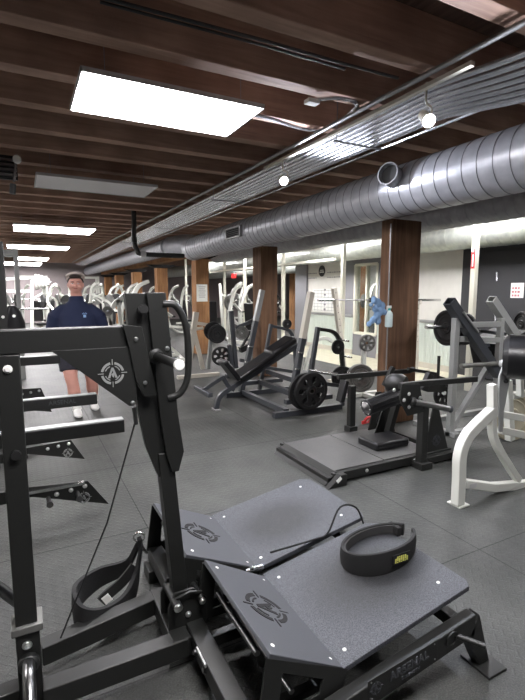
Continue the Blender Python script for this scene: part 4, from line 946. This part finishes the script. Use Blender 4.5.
# ================================================================ SILVER PRESS FRAME (right)
T6 = thing('leg_press', (4.4, 3.4, 0), 'silver and slate sled press frame with two open box rails, right of the nearest column', 'exercise machine')
def p6(mb, name, m='silver', bev=.004, **k): return mb.build(name, m, T6, bev=bev, **k)
YH = 3.35
def h(px, py, dy=0): return YP(px, py, YH+dy)
a = h(456, 318); g0 = Vector((a.x, a.y, .03)); p6(MB().beam(g0, a, .07, .06), 'front_upright')
a2 = h(501, 318, .25); g1 = Vector((a2.x, a2.y, .03)); p6(MB().beam(g1, a2, .07, .06), 'front_upright')
for (l, r_) in (((458, 325), (500, 324)), ((458, 339), (500, 340)),): p6(MB().rect([h(*l), h(*r_, .25)], .05, .06), 'cross_bar')
p6(MB().rect([h(480, 331, .3), h(505, 334, .4)], .04, .04), 'cross_bar', 'slate')
for i, y_ in enumerate((345, 352)): p6(MB().rect([h(478, y_, .5), h(504, y_+1, .5)], .04, .04), 'rung', 'slate')
def openrail(a, b, nm='sled_rail', m='slate'):
    a, b = Vector(a), Vector(b); z = (b-a).normalized(); y = Vector((0, 1, 0)); x = y.cross(z).normalized(); o, i_ = .049, .036; rings = []
    for p in (a, b): rings.append([p+x*sx*o+y*sy*o for sx, sy in ((-1, -1), (1, -1), (1, 1), (-1, 1))])
    for p in (b, a+z*.0): rings.append([p+x*sx*i_+y*sy*i_ for sx, sy in ((-1, -1), (1, -1), (1, 1), (-1, 1))])
    m_ = MB().hull(rings, caps=False); m_.f += [(12+j, 12+(j+1) % 4, (j+1) % 4, j) for j in range(4)]
    return p6(m_, nm, m, .002)
openrail(h(449, 301), h(497, 375)+Vector((.02, 0, 0))); openrail(h(491, 299, .35), h(533, 362, .35), m='silver')
p6(MB().rect([h(463, 312, -.05), h(478, 332, -.05)], .02, .03, up=(0, 1, 0)), 'rail_strip', 'silver')
p6(MB().beam(Vector((g0.x+.12, YH+.1, .03)), h(487, 368, .1), .06, .05), 'diagonal_brace')
p6(MB().span((g0.x-.04, YH-.035, 0), (g1.x+1.6, YH+.035, .05)), 'base_rail'); p6(MB().span((g0.x+.2, YH+.45, 0), (g1.x+1.6, YH+.52, .05)), 'base_rail')
p6(MB().span((g0.x-.04, YH-.1, 0), (g0.x+.04, YH+.5, .05)), 'base_rail')
p6(MB().cyl(h(461, 366, -.05), h(503, 363, -.05), .026, 16), 'handle_bar', 'greyplate', 0)
p6(MB().cyl(h(426, 327, .35), h(470, 327, .35), .024, 14), 'loading_horn', 'chrome', 0)
p6(MB().prism([h(503, 345, .3), h(528, 330, .3), h(535, 372, .3), h(508, 372, .3)], (0, .5, 0)), 'foot_panel', 'blackmatte')
for i, px in enumerate((447, 451.5, 456, 464)):
    wplate(h(px, 328+(i > 2), .35), (1, -.1, 0), .205 if i < 3 else .19, .04, ('outermost black plate on the silver press frame, facing left', 'second black plate from the left on the silver press frame', 'third black plate on the silver press frame, next to the upright', 'black plate just behind the silver upright of the press frame')[i], kind='solid' if i else 'solid')
wplate(YP(522, 324, 3.9), (1, -.4, 0), .17, .05, 'black plate at the right edge above the roller pad', kind='solid')

# ================================================================ WHITE MACHINE (right foreground)
T7 = thing('arm_curl_machine', (3.0, 2.2, 0), 'white tubular machine with a large shiny black roller pad at the right edge', 'exercise machine')
def p7(mb, name, m='white', bev=.006, **k): return mb.build(name, m, T7, bev=bev, **k)
YW = 2.17
def q7(px, py, dy=0): return YP(px, py, YW+dy)
b0 = q7(458, 505)
p7(MB().span((b0.x-.035, YW-.045, 0), (b0.x+.07, YW+.07, .012)), 'foot_plate', 'white', .002)
p7(MB().rect(bez([Vector((q7(459, 480).x, YW, .012)), q7(459, 478), q7(460, 455), q7(466, 438), q7(477, 425), q7(494, 409)], 6), .075, .068, up=(0, 1, 0)), 'curved_leg')
p7(MB().rect([q7(463, 483), q7(492, 487), q7(530, 484)], .06, .065), 'lower_brace'); MB().box(q7(469, 484)-Vector((0, .036, 0)), (.07, .003, .035)).build('maker_label', 'alu', T7)
p7(MB().rect([q7(492, 384), q7(492, 415)], .05, .06, up=(0, 1, 0)), 'front_post')
p7(MB().rect(bez([q7(492, 408), q7(492, 428), q7(496, 444), q7(510, 468), q7(518, 480)], 5), .05, .055, up=(0, 1, 0)), 'curved_brace')
p7(MB().prism([q7(505, 362, -.05), q7(511, 364, -.05), q7(510, 380, -.05), q7(504, 412, -.05), q7(503, 432, -.05), q7(500, 432, -.05), q7(499, 395, -.05), q7(500, 376, -.05)], (0, .015, 0)), 'side_plate', 'silver', .002)
p7(MB().rect([q7(500, 414), q7(535, 420)], .05, .055), 'seat_rail'); p7(MB().rect([q7(500, 430), q7(535, 437)], .05, .055), 'seat_rail')
p7(MB().rect([q7(510, 440, .2), q7(507, 380, .2)], .06, .06, up=(0, 1, 0)), 'rear_post'); p7(MB().rect([q7(512, 396, .2), q7(540, 390, .2)], .05, .05), 'rear_rail')
p7(MB().tube(bez([q7(513, 486), q7(513, 493), q7(516, 497), q7(521, 497)], 5), .016, 12), 'hook', 'white', 0)
p7(MB().ball(q7(521, 497), .02, 12), 'hook_ball', 'white', 0)
q = q7(505, 364, -.02); p7(MB().lathe(q, (0, -1, 0), [(.03, -.03), (.035, 0), (.02, .012)], 18), 'pivot_cap', 'silver', 0)
p7(MB().ball(q7(506, 381, -.06), .018, 10), 'lock_knob', 'ink', 0)
ra = YP(503, 356, 2.12); rb = ra+Vector((.56, -.83, .0))
rp = p7(MB().lathe(ra, rb-ra, [(.02, 0), (.12, 0), (.16, .035), (.16, .60), (.12, .63), (.02, .63)], 36), 'roller_pad', 'vinyl', 0)
p7(MB().rect([q7(520, 366, .1), q7(520, 396, .1)], .04, .05, up=(0, 1, 0)), 'pad_arm')
# tan bumper plates leaning behind it
bq = YP(511, 422, 2.95)
wplate((bq.x, 2.95, .262), (.25, 1, -.05), .26, .06, 'tan ringed bumper plate standing on the floor behind the white machine', 'tan', 'solid')

# ================================================================ WALL NOTICE
nt = thing('wall_notice', (WX, 10.3, 1.9), 'round black emblem with thin lines of lettering on the cream wall above the bench rack', 'sign')
c = XP(322, 271, WX-.012); MB().lathe(c, (-1, 0, 0), [(.15, 0), (.15, .006)], 28).build('emblem_disc', 'ink', nt)
lt = MB(); lt.box(c+Vector((-.008, 0, .02)), (.003, .16, .02)).box(c+Vector((-.008, 0, -.03)), (.003, .2, .03)); lt.build('emblem_bar', 'paper', nt)
lt = MB()
for row in (0, 1):
    for s in (-1, 1):
        for i in range(7): lt.box(c+Vector((-.002, s*(.28+.1*i), -.05-.13*row)), (.003, .07, .028 if i % 2 else .02))
lt.build('lettering', 'wallgrey', nt)
wc = thing('wall_chart', (WX, 10.2, 1.4), 'white gridded chart on the cream wall behind the bench rack', 'chart')
a, b = XP(313, 289, WX-.02), XP(337, 313, WX-.02); gr = MB()
MB().span((WX-.012, a.y, a.z), (WX-.004, b.y, b.z)).build('board', 'paper', wc)
for i in range(7): z = b.z+(a.z-b.z)*(i+.5)/7; gr.span((WX-.014, a.y-.03, z), (WX-.0125, b.y+.03, z+.008))
for i in range(7): y = b.y+(a.y-b.y)*(i+.5)/7; gr.span((WX-.014, y, b.z+.03), (WX-.0125, y+.008, a.z-.03))
for i in range(5): gr.box(((WX-.014), (a.y+b.y)/2, b.z+.08+i*.13), (.003, .09, .05))
gr.build('grid', 'wallgrey', wc)

# ================================================================ DRUM PLATES BY THE NEAREST COLUMN
wplate(YP(360, 378, 4.75), (.35, 1, 0), .19, .09, 'thick dark plate stack left of the nearest column, low down', 'greyplate', 'solid')
wplate(YP(367, 343, 5.2), (.25, 1, 0), .125, .05, 'dark spoked plate left of the nearest column, above the thick plates', 'greyplate', 'spoke')
t = thing('plate_tree', YP(362, 385, 4.95), 'pale post rack carrying the dark plates left of the nearest column', 'rack')
q = YP(364, 343, 5.3); MB().beam((q.x, 5.3, .03), (q.x, 5.3, q.z+.12), .06, .06).build('post', 'white', t, bev=.004)
MB().cyl((q.x, 5.3, q.z), YP(367, 343, 5.1), .02, 12).build('peg', 'chrome', t)
MB().beam((q.x, 5.3, YP(360, 378, 4.8).z), YP(360, 378, 4.68), .04, .04).build('peg', 'chrome', t)
MB().span((q.x-.3, 5.26, 0), (q.x+.3, 5.34, .06)).span((q.x-.04, 4.9, 0), (q.x+.04, 5.6, .06)).build('base', 'white', t, bev=.004)

# ================================================================ MIDDLE DISTANCE, left of the second column
T8 = thing('bench_press_rack', (3, 8.6, 0), 'cream bench press rack left of the plates, in front of the third column', 'rack')
def p8(mb, name, m='cream', bev=.003): return mb.build(name, m, T8, bev=bev)
Y8 = 7.9
def e8(x, y, dy=0): return YP(x, y, Y8+dy)
def gbeam(p, a, b, w_, nm, m='cream', dy=0): return p(MB().rect([e8(*a, dy), e8(*b, dy)], w_, w_, up=(0, 1, 0)), nm, m)
a, b = e8(196, 312), e8(188, 368); gbeam(p8, (196, 312), (188, 368), .09, 'slanted_upright'); gbeam(p8, (194, 332), (203, 369), .07, 'rear_leg')
gbeam(p8, (196, 323), (215, 326), .06, 'cross_bar'); p8(MB().span((b.x-.2, Y8-.05, 0), (b.x+.6, Y8+.05, .06)), 'base_rail')
gbeam(p8, (212, 326), (208, 369), .06, 'far_upright', 'silver'); p8(MB().cyl(e8(188, 330), e8(203, 328), .03, 10), 'bar_hook', 'cream', 0)
wplate(YP(217, 334, 7.75), (.1, 1, 0), .17, .06, 'black plate with grey centre at the top of the cream bench press rack', kind='solid')
wplate(YP(213, 331, 7.85), (.1, 1, 0), .17, .05, 'black plate half hidden behind the grey-centred one', kind='solid')
wplate(YP(221, 356, 7.7), (.1, 1, 0), .175, .05, 'black spoked plate just behind the raised seat of the incline bench')
T9 = thing('plate_loaded_press', (3.4, 7.8, 0), 'slate machine with long slanted bar between the plates and the second column', 'exercise machine')
def p9(mb, name, m='slate', bev=.003): return mb.build(name, m, T9, bev=bev)
Y8 = 7.6
gbeam(p9, (231, 311), (236, 368), .07, 'upright', 'slate'); gbeam(p9, (229, 345), (233, 372), .06, 'upright', 'slate')
gbeam(p9, (236, 328), (256, 319), .06, 'lever_arm', 'slate'); gbeam(p9, (240, 350), (252, 345), .10, 'seat_pad', 'vinyl'); gbeam(p9, (240, 360), (262, 364), .06, 'side_rail', 'slate')
p9(MB().span((e8(231, 370).x-.1, Y8-.06, 0), (e8(231, 370).x+.9, Y8+.06, .07)), 'base_rail'); p9(MB().rect([e8(250, 331), e8(244, 343), e8(240, 350)], .04, .05, up=(0, 1, 0)), 'curved_handle', 'black')
wplate(YP(242, 333, 7.5), (.6, 1, 0), .12, .06, 'small grey plate on the slate machine between the columns', 'greyplate', 'solid')

# a white plate-loaded machine of the distant rows
def white_machine(x, y, rz, label, hue='white', group='white machines in the distance'):
    t = thing('plate_loaded_machine', (x, y, 0), label, 'exercise machine', group)
    def g(mb, n, m=hue, bev=0): return mb.build(n, m, t, bev=bev)
    X, Y_ = x, y
    for s in (-1, 1):
        g(MB().rect(bez([(X+s*.42, Y_-.7, .05), (X+s*.42, Y_-.1, .06), (X+s*.40, Y_+.35, .35), (X+s*.36, Y_+.45, 1.0), (X+s*.30, Y_+.25, 1.62), (X+s*.25, Y_, 1.78)], 4), .07, .07), 'side_frame')
        g(MB().rect(bez([(X+s*.30, Y_+.30, 1.50), (X+s*.55, Y_-.05, 1.30), (X+s*.52, Y_-.45, 1.02)], 4), .055, .055), 'press_arm')
        g(MB().cyl((X+s*.45, Y_, 1.28), (X+s*.78, Y_, 1.28), .025, 12), 'horn', 'chrome')
        g(MB().cyl((X+s*.42, Y_-.45, 1.02), (X+s*.60, Y_-.5, 1.02), .02, 10), 'grip', 'rubber')
        g(MB().lathe((X+s*.64, Y_, 1.28), (1, 0, 0), [(.03, -.03), (.19, -.03), (.21, 0), (.19, .03), (.03, .03)], 24), 'weight_disc', 'greyplate' if s > 0 else 'rubber')
    g(MB().span((X-.45, Y_-.72, 0), (X+.45, Y_-.64, .07)), 'cross_foot'); g(MB().span((X-.42, Y_+.34, .25), (X+.42, Y_+.42, .33)), 'cross_rail')
    g(MB().rect([(X, Y_-.65, .1), (X, Y_-.3, .42), (X, Y_+.35, .42)], .07, .07), 'seat_frame')
    g(MB().box((X, Y_-.25, .50), (.34, .42, .08)), 'seat', 'vinyl', .02); g(MB().box((X, Y_+.02, .92), (.30, .08, .70), Matrix.Rotation(-.15, 3, 'X')), 'backrest', 'vinyl', .02)
    t.rotation_euler = (0, 0, rz); return t
wm = white_machine(3.0, 13.2, 1.2, 'white curved-frame machine in the distance with a seat and side plates')
k = 0
for x, y, rz in ((1.55, 12.6, .5), (2.55, 10.4, 1.4), (2.4, 14.6, -.5), (1.2, 15.2, .3), (3.1, 16.4, 1.1), (2.1, 17.8, .8), (.5, 17.2, .2), (1.0, 19.4, -.3), (2.9, 19.8, 1.5), (-.9, 13.6, .4), (-.9, 20.6, 0),
                 (5.2, 10.6, 2.2), (5.25, 13.4, 2.6), (5.3, 16.4, 2.0), (6.5, 12.6, 1.9), (9.4, 10.3, 2.1), (8.7, 12.6, 1.2), (7.9, 16.0, 2.4), (10.8, 11.0, .6), (11.4, 14.6, .9), (5.3, 19.6, 2.2), (8.6, 18.6, 1.4)):
    d = dup(wm, (0, 0, 0), wm['label'], rz); d.location = (x, y, 0)
# tall racks
def tall_rack(x, y, wd, hh, m, label, group=None):
    t = thing('power_rack', (x, y, 0), label, 'rack', group)
    for sx in (-1, 1):
        for sy in (-1, 1):
            u = MB().box((x+sx*wd/2, y+sy*.35, hh/2), (.075, .075, hh)).build('upright', m, t, bev=.003)
    for sy in (-1, 1): MB().box((x, y+sy*.35, hh-.05), (wd, .07, .08)).build('top_bar', m, t)
    for sx in (-1, 1): MB().box((x+sx*wd/2, y, hh-.05), (.07, .7, .08)).build('top_bar', m, t); MB().box((x+sx*wd/2, y, .04), (.07, .7, .07)).build('base_bar', m, t)
    MB().cyl((x-wd/2-.45, y-.42, 1.25), (x+wd/2+.45, y-.42, 1.25), .016, 10).build('bar', 'chrome', t)
    MB().box((x-wd/2, y-.39, 1.22), (.06, .1, .05)).build('bar_hook', m, t); MB().box((x+wd/2, y-.39, 1.22), (.06, .1, .05)).build('bar_hook', m, t)
    return t
q = YP(23, 300, 9.5)
tr0 = tall_rack(q.x-.62, 9.5, 1.1, 2.28, 'silver', 'tall silver rack at the left edge, its uprights just right of the dark post')
for (x, y, m) in ((.45, 22.4, 'white'), (2.6, 22.6, 'white'), (-1.2, 18.2, 'white'), (12.6, 12.4, 'white'), (12.2, 17.0, 'cream')):
    tall_rack(x, y, 1.2, 2.25, m, 'tall pale rack with a bar, far away among the white machines', 'tall pale racks in the distance')
# black cable tower at the left edge
t = thing('cable_tower', (-.5, 4.6, 0), 'tall black cable tower at the left edge behind the near post', 'exercise machine')
q = YP(3, 300, 5.0); MB().span((q.x-.16, 5.0, .02), (q.x+.03, 5.16, 2.02)).build('column', 'black', t, bev=.005)
MB().span((q.x-.30, 4.7, 0), (q.x+.12, 5.7, .06)).build('base', 'black', t, bev=.005)
cq = YP(13, 322, 5.0); MB().hull([[Vector((cq.x+cos(a_)*rx, 5.07+sin(a_)*.08, z)) for a_ in [2*pi*i/16 for i in range(16)]] for z, rx in ((1.05, .11), (1.25, .105), (1.36, .07), (1.42, .03))]).build('pad_stack', 'vinyl', t)
MB().beam((q.x, 5.08, 1.3), (cq.x, 5.08, 1.3), .05, .05).build('pad_arm', 'black', t)
for i, (x, y) in enumerate(((3, 317), (14, 316))): MB().lathe(YP(x, y, 4.91), (0, -1, 0), [(.014, 0), (.014, .01)], 10).build('bolt', 'endcap', t)
# white stacked discs high on a rack, left of the man
t = thing('white_stack_machine', YP(30, 290, 16), 'white framed machine with a row of white discs on top, left of the man', 'exercise machine')
Y_ = 16.0; q = YP(43, 282, Y_); MB().rect([YP(4, 290, Y_), YP(4, 279, Y_), YP(32, 279, Y_), YP(32, 330, Y_)], .09, .09, up=(0, 1, 0)).build('frame', 'white', t)
MB().rect([YP(5, 291, Y_), YP(32, 291, Y_)], .08, .08).build('cross_bar', 'white', t); q0 = YP(32, 330, Y_); MB().span((q0.x-1.2, Y_-.3, 0), (q0.x+.1, Y_+.3, .07)).build('base', 'white', t)
MB().beam((q0.x, Y_, .05), q0, .09, .09).build('frame', 'white', t); qa = YP(4, 290, Y_); MB().beam((qa.x, Y_, .05), qa, .09, .09).build('frame', 'white', t)
MB().cyl(YP(32, 281, Y_), YP(51, 282, Y_), .03, 10).build('disc_bar', 'chrome', t)
for i, (px, rr) in enumerate(((36, .24), (39, .23), (42, .20), (45, .17), (48, .13))):
    MB().lathe(YP(px, 282, Y_), (1, 0, 0), [(.03, -.03), (rr, -.03), (rr, .03), (.03, .03)], 24).build('white_disc', 'white', t)
# round grey plate beside the man
wplate(YP(107.5, 311, 8.6), (.2, 1, 0), .09, .04, 'small round grey disc just right of the man', 'greyplate', 'solid')
t = thing('lever_row_machine', (1.5, 8.8, 0), 'white slanted frame machine right of the man, behind the near lever', 'exercise machine')
Y8 = 8.9
def pr(mb, n, m='white', bev=0): return mb.build(n, m, t, bev=bev)
for a, b in (((102, 320), (126, 292)), ((108, 318), (122, 345)), ((111, 312), (109, 352)), ((118, 300), (124, 352)), ((104, 352), (130, 352))): gbeam(pr, a, b, .06, 'frame_tube', 'white')
pr(MB().rect(bez([e8(108, 318), e8(114, 303), e8(122, 299), e8(128, 310)], 4), .05, .05, up=(0, 1, 0)), 'curved_arm', 'white'); pr(MB().beam((e8(116, 352).x, Y8, .02), e8(116, 350), .07, .07), 'leg', 'white')
pr(MB().span((e8(104, 352).x, Y8-.3, 0), (e8(130, 352).x, Y8+.3, .06)), 'base', 'white'); pr(MB().cyl(e8(107.5, 311), e8(107.5, 311, -.36), .02, 10), 'horn', 'chrome')
# red topped post and pale sign in the next room
t = thing('red_fire_bell', XP(234, 276, 8.9), 'small red box high up beyond the posts', 'alarm box'); q = XP(234, 276, 8.9); MB().box(q, (.14, .34, .22)).build('box', 'red', t, bev=.02)
MB().cyl(q, (q.x, q.y, 3.28), .02, 8).build('conduit_drop', 'conduit', t)
# far notices on the third column's neighbours
